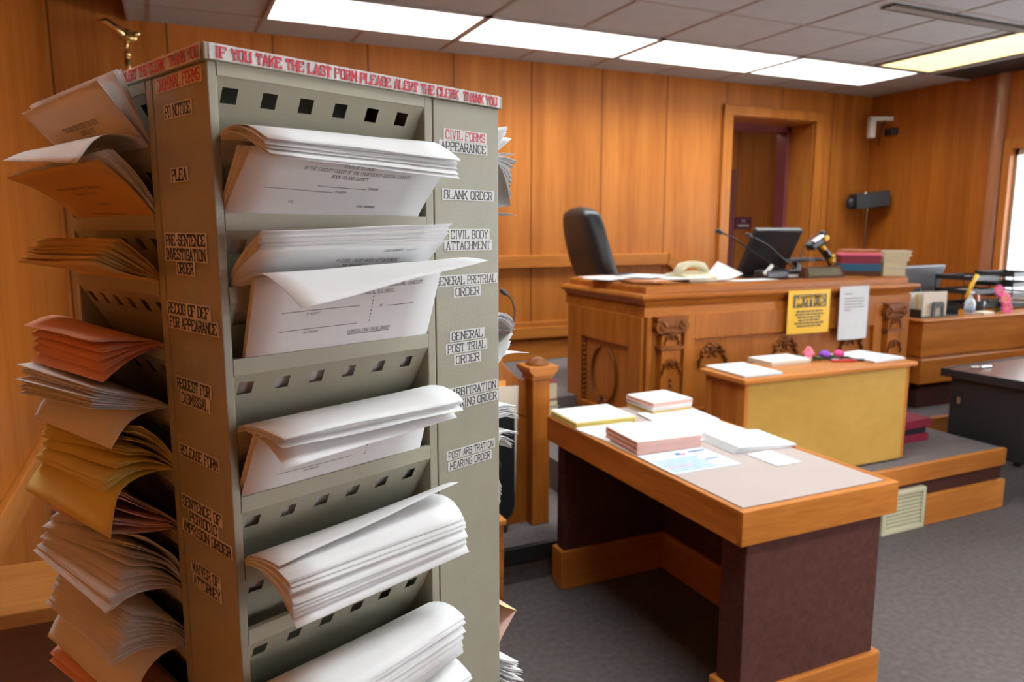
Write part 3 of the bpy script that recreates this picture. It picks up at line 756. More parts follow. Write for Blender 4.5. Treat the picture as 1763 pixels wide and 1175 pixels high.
stack('side', LIPS[3], A0, A1, [(0,.003),(.03,.009),(.064,.013)], [(0,.002),(.03,.016),(.059,.007)],
      [(0,-.001),(.03,-.009),(.056,-.027)], [(0,0),(.03,-.010),(.055,-.034)], 12, 'salmon', 'salmon stack of appearance recognizance forms fanned downward from the fourth shaded pocket', .0025, group=G2)
stack('side', LIPS[4], A0, A1, [(0,.004),(.03,.018),(.067,.032)], [(0,.003),(.03,.024),(.072,.026)],
      [(0,0),(.03,.004),(.071,.012)], [(0,0),(.03,.0),(.074,-.008)], 15, 'white', 'white stack of dismissal request forms sticking out under the salmon ones', .0025, group=G2)
single('side', LIPS[4], A0, A1, [(0,-.001),(.022,-.001),(.040,-.010),(.056,-.031)], [(0,0),(.025,0),(.05,-.02),(.062,-.040)], 'white', 'white sheet hanging from the dismissal request pocket above the yellow stack')
stack('side', LIPS[5], A0, A1, [(0,.016),(.014,.038),(.030,.053)], [(0,.010),(.030,.030),(.055,.020)],
      [(0,0),(.040,.004),(.069,-.010)], [(0,0),(.030,-.008),(.062,-.030)], 20, 'yellow', 'thick canary yellow stack of release forms fanned out of the shaded side', .0025, group=G2)
single('side', LIPS[5], A0, A1, [(0,-.001),(.030,.0),(.050,-.010),(.058,-.030),(.063,-.056)], [(0,0),(.030,-.010),(.060,-.035),(.078,-.060)], 'yellow', 'long yellow sheet hanging down from the release forms over the pink ones')
stack('side', LIPS[6], A0, A1, [(0,.010),(.03,.036),(.049,.054)], [(0,.005),(.03,.02),(.050,.020)],
      [(0,0),(.03,.006),(.062,.015)], [(0,0),(.03,-.008),(.055,-.022)], 7, 'pink', 'pink periodic imprisonment forms half hidden behind the hanging yellow sheet', .002, group=G2)
stack('side', LIPS[7], A0, A1, [(0,.030),(.016,.052),(.034,.071)], [(0,.020),(.030,.040),(.058,.028)],
      [(0,0),(.040,.012),(.071,.002)], [(0,0),(.040,0),(.070,-.005)], 24, 'white', 'thick white stack of waiver forms under the hanging yellow sheet', .0025, group=G2)
stack('side', LIPS[8], A0, A1, [(0,.020),(.028,.044),(.051,.057)], [(0,.018),(.030,.034),(.055,.020)],
      [(0,-.003),(.040,.014),(.071,.008)], [(0,0),(.040,0),(.066,-.012)], 24, 'white', 'thick white stack of unlabelled forms below the waiver forms', .0025, group=G2)
single('side', LIPS[8], A0, A1, [(0,-.003),(.020,.0),(.036,-.008),(.048,-.024),(.056,-.052)], [(0,0),(.030,-.010),(.055,-.030),(.070,-.055)], 'white', 'white sheet hanging from the lowest full shaded pocket over salmon forms')
stack('side', LIPS[9], A0, A1, [(0,.004),(.03,.008),(.050,.002)], [(0,.004),(.04,.004),(.066,-.010)],
      [(0,0),(.03,-.002),(.052,-.012)], [(0,0),(.04,-.006),(.068,-.024)], 10, 'salmon', 'salmon forms at the very bottom of the shaded side pockets', .002, group=G2)
# far face (only the near ends show beyond the label strip) -----
B0, B1 = .016, .232
stack('far', LIPS[0], B0, B1, [(0,.012),(.018,.034),(.031,.046)], [(0,.012),(.018,.034),(.031,.046)], [(0,.004),(.018,.017),(.035,.029)], [(0,.004),(.018,.017),(.035,.029)], 14, 'white',
      'white forms fanning up from the top pocket on the bench side of the rack', .003, group=G3)
stack('far', LIPS[0]-.006, B0, B1, [(0,.010),(.022,.020),(.045,.020)], [(0,.010),(.022,.020),(.045,.020)], [(0,.006),(.018,.006),(.031,-.018),(.036,-.042)], [(0,.006),(.018,.006),(.031,-.018),(.036,-.042)], 24, 'white',
      'white forms curling down from the top pocket on the bench side of the rack', .003, group=G3)
single('far', LIPS[1], B0, B1, [(0,.003),(.02,.007),(.049,.004)], [(0,.003),(.02,.007),(.049,.004)], 'white', 'thin white sheet poking out below the curled forms on the bench side')
stack('far', LIPS[3], B0, B1, [(0,.006),(.02,.012),(.038,.007),(.045,-.004)], [(0,.006),(.02,.012),(.038,.007),(.045,-.004)], [(0,.0),(.02,.002),(.035,-.008),(.042,-.014)], [(0,.0),(.02,.002),(.035,-.008),(.042,-.014)], 14, 'white',
      'white rolled forms on the bench side level with the gooseneck microphone', .003, group=G3)
stack('far', LIPS[4], B0, B1, [(0,.006),(.018,.024),(.042,.050)], [(0,.006),(.018,.024),(.042,.050)], [(0,.0),(.018,.014),(.038,.034)], [(0,.0),(.018,.014),(.038,.034)], 5, 'white',
      'white forms slanting up under the rolled ones on the bench side', .002, group=G3)
single('far', LIPS[4], B0, B1, [(0,.008),(.03,.022),(.074,.019)], [(0,.008),(.03,.016),(.060,.012)], 'white', 'bright white sheet pointing out towards the newel post')
stack('far', LIPS[5], B0, B1, [(0,.012),(.02,.020),(.049,.016)], [(0,.012),(.02,.020),(.049,.016)], [(0,.0),(.03,.004),(.053,-.004)], [(0,.0),(.03,.004),(.053,-.004)], 20, 'white',
      'white forms fanned level in front of the black chair', .003, group=G3)
stack('far', LIPS[6]+.030, B0, B1, [(0,.012),(.02,.022),(.048,.016)], [(0,.012),(.02,.022),(.048,.016)], [(0,.0),(.02,.012),(.040,-.004)], [(0,.0),(.02,.012),(.040,-.004)], 12, 'white',
      'white forms drooping in front of the black chair', .003, group=G3)
stack('far', LIPS[7]+.025, B0, B1, [(0,.030),(.014,.030),(.021,.018)], [(0,.030),(.014,.030),(.021,.018)], [(0,.005),(.012,.012),(.018,-.004)], [(0,.005),(.012,.012),(.018,-.004)], 9, 'white',
      'short rounded white forms at the foot of the black chair', .002, group=G3)
single('far', LIPS[9], B0, B1, [(.008,-.052),(.022,-.038),(.050,-.012)], [(0,.0),(.02,.004),(.05,.012)], 'pink', 'pink sheet jutting out low beside the wooden cabinet')
single('far', LIPS[9], B0, B1, [(0,.018),(.028,.001),(.050,-.012)], [(0,.018),(.028,.001),(.050,-.012)], 'yellow', 'yellow sheet edge showing above the low pink sheet')
stack('far', LIPS[10], B0, B1, [(0,.006),(.028,-.012),(.055,-.026)], [(0,.006),(.028,-.012),(.055,-.026)], [(0,-.02),(.03,-.05),(.066,-.075)], [(0,-.02),(.03,-.05),(.066,-.075)], 18, 'white',
      'thick fanned white forms low down over the carpet on the bench side', .0025, group=G3)
# ------------------------------------------------------------------ flag by the back wall
fl = thing('flag_stand', 'gold eagle topped flagpole with a fringed navy flag, standing by the back wall', 'flag', (-.165, 5.02, .51))
o = (-.165, 5.02, .51); fx, fy = -.165, 5.02
MB().lathe((fx, fy, .51), [(.16, 0), (.16, .03), (.05, .06), (.03, .12)], 20).build('base', 'gold', fl, o, smooth=True)
MB().tube([(fx, fy, .6), (fx, fy, 2.46)], .014).build('pole', 'oak', fl, o, smooth=True)
MB().lathe((fx, fy, 2.42), [(.006, 0), (.017, .004), (.017, .115), (.006, .12), (.02, .125), (.024, .14), (.018, .155), (.006, .16), (.006, .185), (.014, .195), (.004, .21)], 14).build('ferrule', 'gold', fl, o, smooth=True)
mb = MB(); ez = 2.655
mb.ball((fx+.012, fy, ez), .052, .024, .03)                       # body
mb.tube([(fx+.03, fy, ez+.006), (fx+.062, fy, ez+.026), (fx+.082, fy, ez+.026)], [.022, .018, .006])
mb.tube([(fx-.01, fy, ez+.005), (fx-.045, fy, ez+.04), (fx-.10, fy-.01, ez+.075), (fx-.155, fy-.02, ez+.062)], [.022, .026, .022, .006])
mb.tube([(fx-.01, fy+.02, ez+.005), (fx+.01, fy+.05, ez+.04), (fx+.0, fy+.10, ez+.07)], [.020, .022, .006])
mb.build('eagle_finial', 'gold', fl, o, smooth=True)
mb = MB()
mb.grid(lambda a, b: (fx + .02 + .16*(a-.3)*(1-.75*b**.0)*2.2*(.25+.75*(1-b)), fy - .02 + .04*math.sin(a*13), 2.36 - 1.35*(1-b)), 24, 8)
mb.build('flag_cloth', 'navy', fl, o, smooth=True, solid=.004)
mb = MB()
mb.grid(lambda a, b: (fx - .02 + .075*a, fy - .03 + .02*math.sin(a*9), 2.30 + .125*b), 10, 2)
mb.build('fringe', 'fringe', fl, o, smooth=True, solid=.012)

# ------------------------------------------------------------------ wooden ledge low at the -x wall
lg = thing('wooden_counter', 'worn oak ledge counter low behind the shaded side of the forms rack', 'counter', (-.2, 1.9, 0))
o = (-.2, 1.9, 0)
mb = MB(); mb.prism([(-.578, 1.765), (.12, 1.745), (.12, 2.0), (-.578, 2.045)], 2, .715, .750); mb.build('counter_top', 'ledge', lg, o, bevel=.004)
box(-.578, .10, 1.86, 2.0, .0, .715).build('counter_base', 'darkwood', lg, o)  # dark wood stands in for the shadow under the ledge

# ------------------------------------------------------------------ low wooden cabinet behind the rack
lc = thing('low_cabinet', 'low oak cabinet end showing beside the foot of the forms rack', 'cabinet', (.83, 2.55, 0))
o = (.83, 2.55, 0)
box(.60, 1.070, 2.41, 2.68, .0, .455).build('carcass', 'oak_x', lc, o, bevel=.004)
box(.59, 1.078, 2.40, 2.69, .455, .475).build('top', 'trim', lc, o, bevel=.004)

# ------------------------------------------------------------------ black chair with board and folder
ch = thing('upholstered_chair', 'black upholstered chair on the low carpeted step behind the forms rack', 'chair', (1.10, 3.05, .17))
o = (1.10, 3.05, .17)
pts = [(.86, .27), (.90, .235), (1.0, .22), (1.27, .22), (1.345, .25), (1.36, .30), (1.36, .71), (1.335, .765), (1.27, .795), (.95, .80), (.88, .77), (.86, .70)]
MB().prism(pts, 1, 2.93, 2.99).build('backrest', 'leather', ch, o, bevel=.012)
box(.88, 1.20, 2.70, 2.93, .50, .60).build('seat', 'leather', ch, o, bevel=.03)
for lx, ly, lz in ((.92, 2.81, .50), (1.16, 2.81, .50), (.92, 2.96, .26), (1.315, 2.955, .26)):
    MB().tube([(lx, ly, .17), (lx, ly, .19), (lx, ly, lz)], [.011, .016, .016]).build('leg', 'bronze', ch, o, smooth=True)
bd = MB().obox((1.19, 3.0, .585), (.205, .003, .265), Matrix.Rotation(math.radians(2), 3, 'Y')).build('display_board', 'cream', origin=(1.19, 3.0, .32))
tag(bd, 'cream display board standing behind the black chair back', 'board')
fo = MB().obox((1.20, 3.009, .61), (.145, .002, .262), Matrix.Identity(3)).build('folder', 'orange', origin=(1.20, 3.009, .35)); tag(fo, 'orange folder edge rising above the cream board', 'folder')

# ------------------------------------------------------------------ witness stand with newel post
ws = thing('witness_stand', 'oak witness stand rail ending in a square newel post with a round finial', 'witness stand', (1.3, 3.0, .17))
o = (1.3, 3.0, .17)
box(1.461, 1.549, 2.962, 3.052, .17, .888).build('newel_post', 'oak', ws, o, bevel=.004)
mb = MB()
mb.box(1.452, 1.558, 2.953, 3.061, .868, .888)
mb.prism([(1.455, .888), (1.555, .888), (1.580, .918), (1.580, .934), (1.430, .934), (1.430, .918)], 1, 2.935, 3.080)
mb.build('post_cap', 'trim', ws, o, bevel=.003)
MB().lathe((1.505, 3.007, .934), [(.055, 0), (.055, .008), (.040, .016), (.036, .024), (.018, .034), (.001, .037)], 20).build('finial', 'carve', ws, o, smooth=True)
mb = MB()
top = [(1.461 - .155*t, .855 + .14*(t**1.7)) for t in [i/10 for i in range(11)]]
bot = [(x, z-.17) for x, z in top]
mb.prism(top + bot[::-1], 1, 3.020, 3.050)
mb.build('swept_rail', 'oak', ws, o, bevel=.004)
mb = MB(); mb.box(.60, 1.306, 3.020, 3.050, .17, 1.0).box(1.306, 1.461, 3.024, 3.046, .17, .72)
mb.build('panel', 'oak', ws, o)
mb = MB(); mb.prism([(1.30, 3.050), (1.41, 3.050), (1.45, 3.075), (1.45, 3.15), (1.30, 3.15)], 2, .765, .80); mb.build('ledge', 'carve', ws, o, bevel=.008)
box(.60, 1.302, 3.05, 3.32, .985, 1.0).build('shelf', 'trim', ws, o, bevel=.003)

def gooseneck(name, pts, label, r=.0045, head=.012, hl=.05, base=None, m='blackmetal'):
    P = spline3(pts, 16)
    t = thing(name, label, 'microphone', P[0])
    MB().tube(P, r).build('gooseneck', m, t, P[0], smooth=True)
    a, b = P[-2], P[-1]; d = (b-a).normalized()
    MB().tube([b-d*.01, b, b+d*hl*.5, b+d*hl, b+d*(hl+.004)], [head*.5, head, head, head*.9, head*.3], 12).build('microphone_head', 'plastic', t, P[0], smooth=True)
    MB().lathe(tuple(P[0]), [(.03, 0), (.03, .012), (.01, .02)] if base is None else base, 16).build('base', 'blackmetal', t, P[0], smooth=True)
    return t
def spline3(pts, n):
    P = [Vector(p) for p in pts]; P = [P[0]*2-P[1]] + P + [P[-1]*2-P[-2]]; out = []
    m = len(P)-3
    for k in range(n+1):
        x = min(k/n*m, m-1e-6); i = int(x)+1; t = x-int(x); a, b, c, d = P[i-1], P[i], P[i+1], P[i+2]
        out.append(0.5*((2*b) + (c-a)*t + (2*a-5*b+4*c-d)*t*t + (-a+3*b-3*c+d)*t**3))
    return out
gooseneck('gooseneck_microphone', [(1.26, 3.20, 1.0), (1.445-.03, 3.2, 1.03), (1.478, 3.2, 1.14), (1.462, 3.2, 1.22), (1.43, 3.2, 1.25)], 'black gooseneck microphone rising over the newel post of the witness stand', hl=.03)

# books stacked on the upper platform behind the newel post
def book(name, c, half, rz, cover, label, group=None, pages='pages', spine='y-'):
    """closed book lying flat: two boards and a spine round a page block; c is the middle of its underside"""
    t = thing(name, label, 'book', c, rz, group); x, y, z = half; zz = 2*z; k = .003
    mb = MB(); mb.box(-x, x, -y, y, 0, k).box(-x, x, -y, y, zz-k, zz)
    if spine == 'y-': mb.box(-x, x, -y-.002, -y+k, 0, zz)
    if spine == 'y-': mb.box(-x-.002, -x+k, -y, y, 0, zz)
    if spine == 'x-': mb.box(-x-.002, -x+k, -y, y, 0, zz)
    if spine == 'x+': mb.box(x-k, x+.002, -y, y, 0, zz)
    mb.build('cover', cover, t, bevel=.0015)
    e = .006
    box(-x + (k if spine == 'x-' else e), x - (k if spine == 'x+' else e), -y + (k if spine == 'y-' else e), y-e, k, zz-k).build('page_block', pages, t)
    return t
bz = .34
for i, (h, cv, sp, lb) in enumerate([(.080, 'burgundy', 'y-', 'dark red book at the bottom of the stack behind the newel post'), (.048, 'plastic_grey', 'y-', 'dark grey book second from the bottom of the stack behind the newel post'),
                              (.050, 'white', 'none', 'white paper bound volume in the middle of the stack behind the newel post'), (.042, 'plastic_grey', 'none', 'grey covered volume under the red one in the stack behind the newel post'),
                              (.105, 'burgundy', 'none', 'thick red covered book topping the stack behind the newel post')]):
    book('law_book', (1.965 - .004*i, 3.86, bz), (.068, .10, h/2), .03*i-.05, cv, lb, 'books stacked behind the newel post', spine=sp); bz += h

# ------------------------------------------------------------------ judge's chair
jc = thing('executive_chair', 'black leather high backed executive chair behind the judge bench', 'chair', (2.885, 4.50, .51), math.radians(86))
def slab(mb, w, th, z0, z1, lean, rtop, n=44, m=44):
    """padded back: rounded outline, swollen section, leaning"""
    def P(a, b):
        ang = 2*PI*a
        zz = lerp(z0, z1, b); k = 1.0
        d = (z1-zz)
        if d < rtop: k = max(.02, 1-((rtop-d)/rtop)**2.6)**(1/2.6)*.42 + .58*min(1, (max(d, 0)/(.25*rtop)))**.5 if d > 1e-5 else .02
        c, s_ = math.cos(ang), math.sin(ang)
        x = w/2*k*math.copysign(abs(c)**.5, c)*(.86+.14*math.sin(PI*min(1, b*1.1)))
        y = th/2*min(1, k)*math.copysign(abs(s_)**.6, s_)
        return (x, y + lean*(b) + .05*math.sin(b*PI), zz)
    mb.grid(P, n, m)
    top = [P(i/n, 1.0) for i in range(n)]; mb.add(top, [tuple(range(n))])
    return mb
slab(MB(), .52, .16, .42, 1.20, .30, .22).build('backrest', 'leather', jc, smooth=True)
mb = MB(); mb.box(-.26, .26, -.45, .06, .42, .54); mb.build('seat', 'leather', jc, bevel=.05)
for sx in (-1, 1):
    MB().tube([(sx*.29, .02, .50), (sx*.31, -.02, .68), (sx*.31, -.30, .70), (sx*.29, -.33, .50)], .022).build('armrest', 'plastic', jc, smooth=True)
MB().tube([(0, -.2, .07), (0, -.2, .43)], .03).build('gas_column', 'blackmetal', jc, smooth=True)
for k in range(5):
    a = 2*PI*k/5; MB().tube([(0, -.2, .10), (.30*math.cos(a), -.2+.30*math.sin(a), .06)], [.025, .018]).build('star_leg', 'plastic', jc, smooth=True)
    MB().ball((.31*math.cos(a), -.2+.31*math.sin(a), .028), .028).build('caster', 'plastic', jc, smooth=True)

# ------------------------------------------------------------------ judge's bench
BX0, BX1, BY0, BY1 = 2.30, 4.36, 3.30, 4.17
jb = thing('judge_bench', 'carved oak judge bench with pilasters, wreath panel and moulded top', 'judge bench', (3.33, 3.7, .34))
o = (3.33, 3.7, .34)
mb = MB(); mb.box(BX0, BX1, BY0, BY1-.05, .34, 1.14); mb.build('body', 'oak', jb, o)
def ring(x0, x1, y0, y1, z0, z1, t=.05):
    m_ = MB(); m_.box(x0, x1, y0, y0+t, z0, z1).box(x0, x0+t, y0+t, y1, z0, z1).box(x1-t, x1, y0+t, y1, z0, z1); return m_
sweep(MB(), [(-.02, 1.083), (.012, 1.083), (.012, 1.134), (.004, 1.140), (-.02, 1.140)], [(BX0, BY1), (BX0, BY0), (BX1, BY0), (BX1, BY1)]).build('fascia', 'oak_x', jb, o)
mb = MB()
prof = [(0, 1.138), (.012, 1.150), (.022, 1.168), (.045, 1.178), (.050, 1.190), (.045, 1.204), (0, 1.208), (-.06, 1.208), (-.06, 1.138)]
PATH = [(BX1, BY1), (BX1, BY0), (BX0, BY0), (BX0, BY1)][::-1]
sweep(mb, [(-p if False else p, z) for p, z in prof], PATH)
mb.build('moulding', 'oak_x', jb, o)
sweep(MB(), [(-.07, 1.200), (-.006, 1.200), (-.006, 1.238), (-.014, 1.250), (-.07, 1.252)], [(BX0, BY1-.02), (BX0, BY0), (BX1, BY0), (BX1, BY1-.02)]).build('raised_rim', 'oak_x', jb, o)
box(BX0+.03, BX1-.03, BY0+.03, BY1-.05, 1.14, 1.236).build('bench_top', 'oak_x', jb, o)
box(BX0-.02, BX1+.02, BY0-.02, BY1-.06, .34, .46).build('plinth', 'oak_x', jb, o, bevel=.006)
# framed panels: stiles and rails proud of the recessed field
def framed(axis, at, a0, a1, z0, z1, out, st=.0, name='panel_frame'):
    """stile and rail frame on a face: axis 1 = front (-y), axis 0 = end (-x)"""
    m_ = MB(); t = .022
    def bx(p0, p1, q0, q1):
        if axis == 1: m_.box(p0, p1, at-t, at, q0, q1)
        else: m_.box(at-t, at, p0, p1, q0, q1)
    return m_, bx
m_, bx = framed(1, BY0, 0, 0, 0, 0, 0)
for (p0, p1, q0, q1) in ((BX0, 2.335, .46, 1.083), (2.55, 2.62, .46, 1.083), (4.04, 4.11, .46, 1.083), (4.29, BX1, .46, 1.083), (2.62, 4.04, .945, 1.083), (2.62, 4.04, .46, .55)): bx(p0, p1, q0, q1)
m_.build('panel_frame', 'oak', jb, o, bevel=.005)
m_, bx = framed(0, BX0, 0, 0, 0, 0, 0)
for (p0, p1, q0, q1) in ((BY0, 3.43, .46, 1.083), (3.95, BY1-.05, .46, 1.083), (3.43, 3.95, .90, 1.083), (3.43, 3.95, .46, .50)): bx(p0, p1, q0, q1)
m_.build('panel_frame', 'oak', jb, o, bevel=.005)
# bead strip beside the wreath panel
mb = MB()
for k in range(13): mb.ball((BX0-.006, 3.925, .52+.03*k), .012, .012, .014, 8, 5)
mb.build('bead_strip', 'carve', jb, o, smooth=True)
# wreath on the end panel
mb = MB(); cy, cz = 3.70, .70
mb.tube([(BX0-.008, cy + .135*math.cos(t), cz + .17*math.sin(t)) for t in [2*PI*(.30+.90*i/40) for i in range(41)]], .0085, 8)
for k in range(9):
    a = 2*PI*k/9
    mb.tube([(BX0-.008, cy, .535), (BX0-.014, cy+.035*math.cos(a), .535+.035*math.sin(a)), (BX0-.008, cy+.05*math.cos(a+.5), .535+.045*math.sin(a+.5))], [.006, .010, .004], 6)
mb.tube([(BX0-.008, cy, .52), (BX0-.010, cy-.04, .47), (BX0-.008, cy-.06, .455)], [.010, .008, .003], 6)
mb.tube([(BX0-.008, cy, .52), (BX0-.010, cy+.03, .47), (BX0-.008, cy+.05, .46)], [.010, .008, .003], 6)
mb.build('carved_wreath', 'carve', jb, o, smooth=True)
def scroll(mb, cx, cz, s, y):
    """leafy carved cluster on the front panel"""
    q = s/.1
    for k in range(11):                       # arch of leaves
        a = PI*(.06 + .88*k/10); r = (.062 + .008*(k % 2))*q
        x, z = cx + 1.25*r*math.cos(a), cz + r*math.sin(a)
        mb.tube([(x - .016*q*math.cos(a+.6), y+.002, z - .016*q*math.sin(a+.6)), (x, y-.008, z), (x + .020*q*math.cos(a-.7), y, z + .020*q*math.sin(a-.7))], [.006*q, .014*q, .003*q], 6)
    for sx in (-1, 1):                        # trailing ends and inner curls
        mb.tube([(cx+sx*.075*q, y, cz+.012*q), (cx+sx*.098*q, y-.006, cz-.020*q), (cx+sx*.090*q, y, cz-.052*q), (cx+sx*.112*q, y, cz-.064*q)], [.012*q, .012*q, .008*q, .003*q], 6)
        mb.tube([(cx+sx*(.030+.020*math.cos(t))*q, y, cz+(.020+.020*math.sin(t))*q) for t in [i_*.7 for i_ in range(8)]], .007*q, 6)
    for k in range(6):
        a = 2*PI*k/6; mb.ball((cx+.020*q*math.cos(a), y-.006, cz+(.058+.018*math.sin(a))*q), .012*q, .009, .012*q, 8, 5)
    mb.ball((cx, y-.010, cz+.058*q), .010*q, .009, .010*q, 8, 5)
for cx in (2.765, 3.31, 3.86):
    mb = MB(); scroll(mb, cx, .835, .10, BY0-.006); mb.build('carved_spray', 'carve', jb, o, smooth=True)
# pilasters
for x0, x1 in ((2.345, 2.545), (4.115, 4.285)):
    cx = (x0+x1)/2; w = x1-x0
    mb = MB(); mb.box(cx-.062, cx+.062, BY0-.045, BY0, .46, .985).box(cx-.075, cx+.075, BY0-.05, BY0, .46, .52)
    p = mb.build('pilaster', 'oak', jb, o, bevel=.004)
    mb = MB(); mb.box(cx-w/2, cx+w/2, BY0-.06, BY0, 1.062, 1.083).box(cx-.075, cx+.075, BY0-.055, BY0, 1.0, 1.062)
    box(cx-.078, cx+.078, BY0-.056, BY0, .905, .922).build('necking', 'carve', p, o)
    for sx in (-1, 1):
        sp = [(cx+sx*(.072+ (.034-.0042*t)*math.cos(t)), BY0-.062, 1.030+(.034-.0042*t)*math.sin(t)) for t in [1.4+i*.42 for i in range(15)]]
        mb.tube(sp, .0085, 6);
        mb.tube([(cx+sx*.072, BY0-.058, 1.030), (cx+sx*.072, BY0, 1.030)], .036, 14)
    for k in range(5): mb.ball((cx-.04+.02*k, BY0-.058, 1.035), .011, .01, .017, 8, 5)
    mb.build('capital', 'carve', p, o, bevel=.0)
    mb = MB(); scroll(mb, cx, .955, .05, BY0-.048); scroll(mb, cx, .80, .062, BY0-.048)
    for k in range(6): mb.ball((cx, BY0-.048, .735-.03*k), .010, .009, .014, 8, 5)
    mb.build('carving', 'carve', p, o, smooth=True)

# notice sheets taped to the bench front
ns = MB().grid(lambda a, b: (lerp(3.262, 3.597, a), BY0-.058-.004*math.sin(a*3), lerp(.938, 1.197, b)), 8, 6).build('notice_sign', 'yellowsign', origin=(3.43, BY0-.058, 1.07), solid=.0012)
tag(ns, 'yellow notice sheet with bold black heading taped to the judge bench front', 'sign')
F = lambda x, y: (x, BY0-.0645, y)
t = MB()
t.box(3.30, 3.562, BY0-.0632, BY0-.0626, 1.095, 1.170); t.build('heading_band', 'ink', ns, (3.43, BY0-.058, 1.07))
t = MB(); text(t, 'NOTICE', 3.431, 1.1325, .225, .050, F, 1.5, False); t.build('lettering', 'yellowsign', ns, (3.43, BY0-.058, 1.07))
t = MB(); random.seed(5)
for k in range(6):
    hw = random.uniform(.085, .115); x = 3.431-hw
    while x < 3.431+hw:
        w = random.uniform(.012, .036); t.box(x, min(x+w, 3.431+hw), BY0-.0640, BY0-.0634, 1.066-.0175*k, 1.075-.0175*k); x += w+.005
t.build('small_print', 'ink', ns, (3.43, BY0-.058, 1.07))
wn = MB().grid(lambda a, b: (lerp(3.680+.004*b-.006*b, 3.925, a), BY0-.058-.012*(1-b)*math.sin(a*PI), lerp(.880, 1.208, b)), 8, 8).build('posted_letter', 'white', origin=(3.80, BY0-.058, 1.04), solid=.0012)
tag(wn, 'long white typed letter taped to the bench beside the yellow notice', 'letter')
t = MB()
for k, (hw, x0) in enumerate([(.06, 3.715), (.165, 3.715), (.17, 3.715), (.16, 3.715), (.17, 3.715), (.07, 3.715)]):
    t.box(x0, x0+hw, BY0-.0635, BY0-.0628, 1.160-.018*k - (.01 if k else 0), 1.1635-.018*k - (.01 if k else 0))
t.build('typed_text', 'grey_ink', wn, (3.80, BY0-.058, 1.04))

# ------------------------------------------------------------------ things on the bench
TZ = 1.252
random.seed(21)
for i, (x, y, a, m, lb) in enumerate([(2.47, 3.98, .1, 'pink', 'pink edged paper at the far end of the bench papers'), (2.40, 3.80, .3, 'white', 'white paper at the chair end of the bench papers'),
        (2.50, 3.62, -.15, 'white', 'white paper in the middle of the papers on the bench corner'), (2.47, 3.45, .25, 'salmon', 'reddish form under white papers on the bench corner'), (2.62, 3.44, -.1, 'white', 'white paper nearest the telephone on the bench'),
        (2.46, 3.56, .5, 'white', 'white paper lying skewed on the bench corner')]):
    z = TZ + .0015 + .006*i
    mb = MB(); n = 4
    for k in range(n):
        mb.grid(lambda p, q, k=k: (-.14+.28*p + .002*k, -.108+.216*q, .0014*k + .004*math.sin(p*4+i)*(p-.3)), 6, 2)
    s_ = mb.build('loose_papers', m, loc=(x, y, z), rotz=a, solid=.0012)
    tag(s_, lb, 'papers', 'papers strewn on the judge bench')
ph = thing('desk_telephone', 'ivory desk telephone on the judge bench corner', 'telephone', (2.74, 3.48, TZ), math.radians(8))
MB().prism([(-.10, 0), (.10, 0), (.10, .045), (.0, .062), (-.10, .03)], 0, -.115, .115).build('telephone_body', 'ivory', ph, bevel=.008)
MB().tube([(-.115, 0, .055), (-.085, 0, .085), (-.03, 0, .100), (.03, 0, .100), (.085, 0, .085), (.115, 0, .055)], [.026, .027, .018, .018, .027, .026], 12).build('handset', 'ivory', ph, smooth=True)
nt = MB().grid(lambda a, b: (-.12+.24*a, -.10+.2*b, .002+.055*max(0, a-.2)**2*2.0*(.4+b)), 8, 4).build('open_booklet', 'white', loc=(3.05, 3.62, TZ), rotz=.2, solid=.002); tag(nt, 'white booklet with lifted pages between telephone and monitor', 'booklet')
nt = MB().grid(lambda a, b: (-.16+.32*a, -.06+.12*b, .002), 4, 2).build('loose_papers', 'white', loc=(3.12, 3.40, TZ+.001), rotz=.06, solid=.002); tag(nt, 'long white paper lying before the bench monitor', 'papers')
mo = thing('computer_monitor', 'black computer monitor tilted back on the judge bench', 'monitor', (3.56, 3.80, 1.236), math.radians(-4))
mb = MB().obox((0, -.075, .170), (.182, .020, .172), Matrix.Rotation(math.radians(30), 3, 'X')); mb.build('screen_housing', 'plastic', mo, bevel=.006)
MB().tube([(0, .06, .0), (0, .055, .10), (0, -.03, .17)], .026).build('stand_neck', 'plastic', mo, smooth=True)
MB().lathe((0, .06, 0), [(.13, 0), (.13, .012), (.03, .02)], 20).build('stand_base', 'plastic', mo, smooth=True)
kb = thing('keyboard', 'black keyboard resting on a raised tray beside the monitor', 'keyboard', (3.86, 3.78, TZ+.085), math.radians(6))
box(-.21, .21, -.07, .07, 0, .016).build('key_bed', 'plastic', kb, bevel=.003)
mb = MB()
for r in range(5):
    for c in range(15): mb.box(-.20+.0265*c, -.178+.0265*c, -.062+.025*r, -.042+.025*r, .016, .022)
mb.build('keys', 'plastic_grey', kb)
box(-.02, .02, -.02, .02, -.099, 0).build('tray_post', 'plastic', kb)
cl = thing('black_device', 'low black device with white labels at the foot of the monitor', 'device', (3.42, 3.52, TZ))
box(-.12, .16, -.06, .06, 0, .05).build('device_body', 'plastic', cl, bevel=.01)
MB().obox((-.10, -.045, .055), (.042, .008, .010), Matrix.Rotation(-.7, 3, 'Y')).build('handle', 'whiteplastic', cl, bevel=.004)
box(.05, .14, -.062, -.06, .006, .022).build('sticker', 'whiteplastic', cl)
mk = MB().lathe((3.575, 3.42, TZ), [(.014, 0), (.016, .004), (.016, .016), (.006, .02)], 12).build('white_cap', 'whiteplastic', origin=(3.575, 3.42, TZ), smooth=True); tag(mk, 'small white cap lying beside the nameplate', 'cap')
gooseneck('gooseneck_microphone', [(3.60, 3.62, TZ), (3.56, 3.62, 1.29), (3.40, 3.68, 1.40), (3.25, 3.70, 1.49), (3.135, 3.70, 1.533)], 'black gooseneck microphone reaching over the bench towards the telephone', .0055, .014, .04)
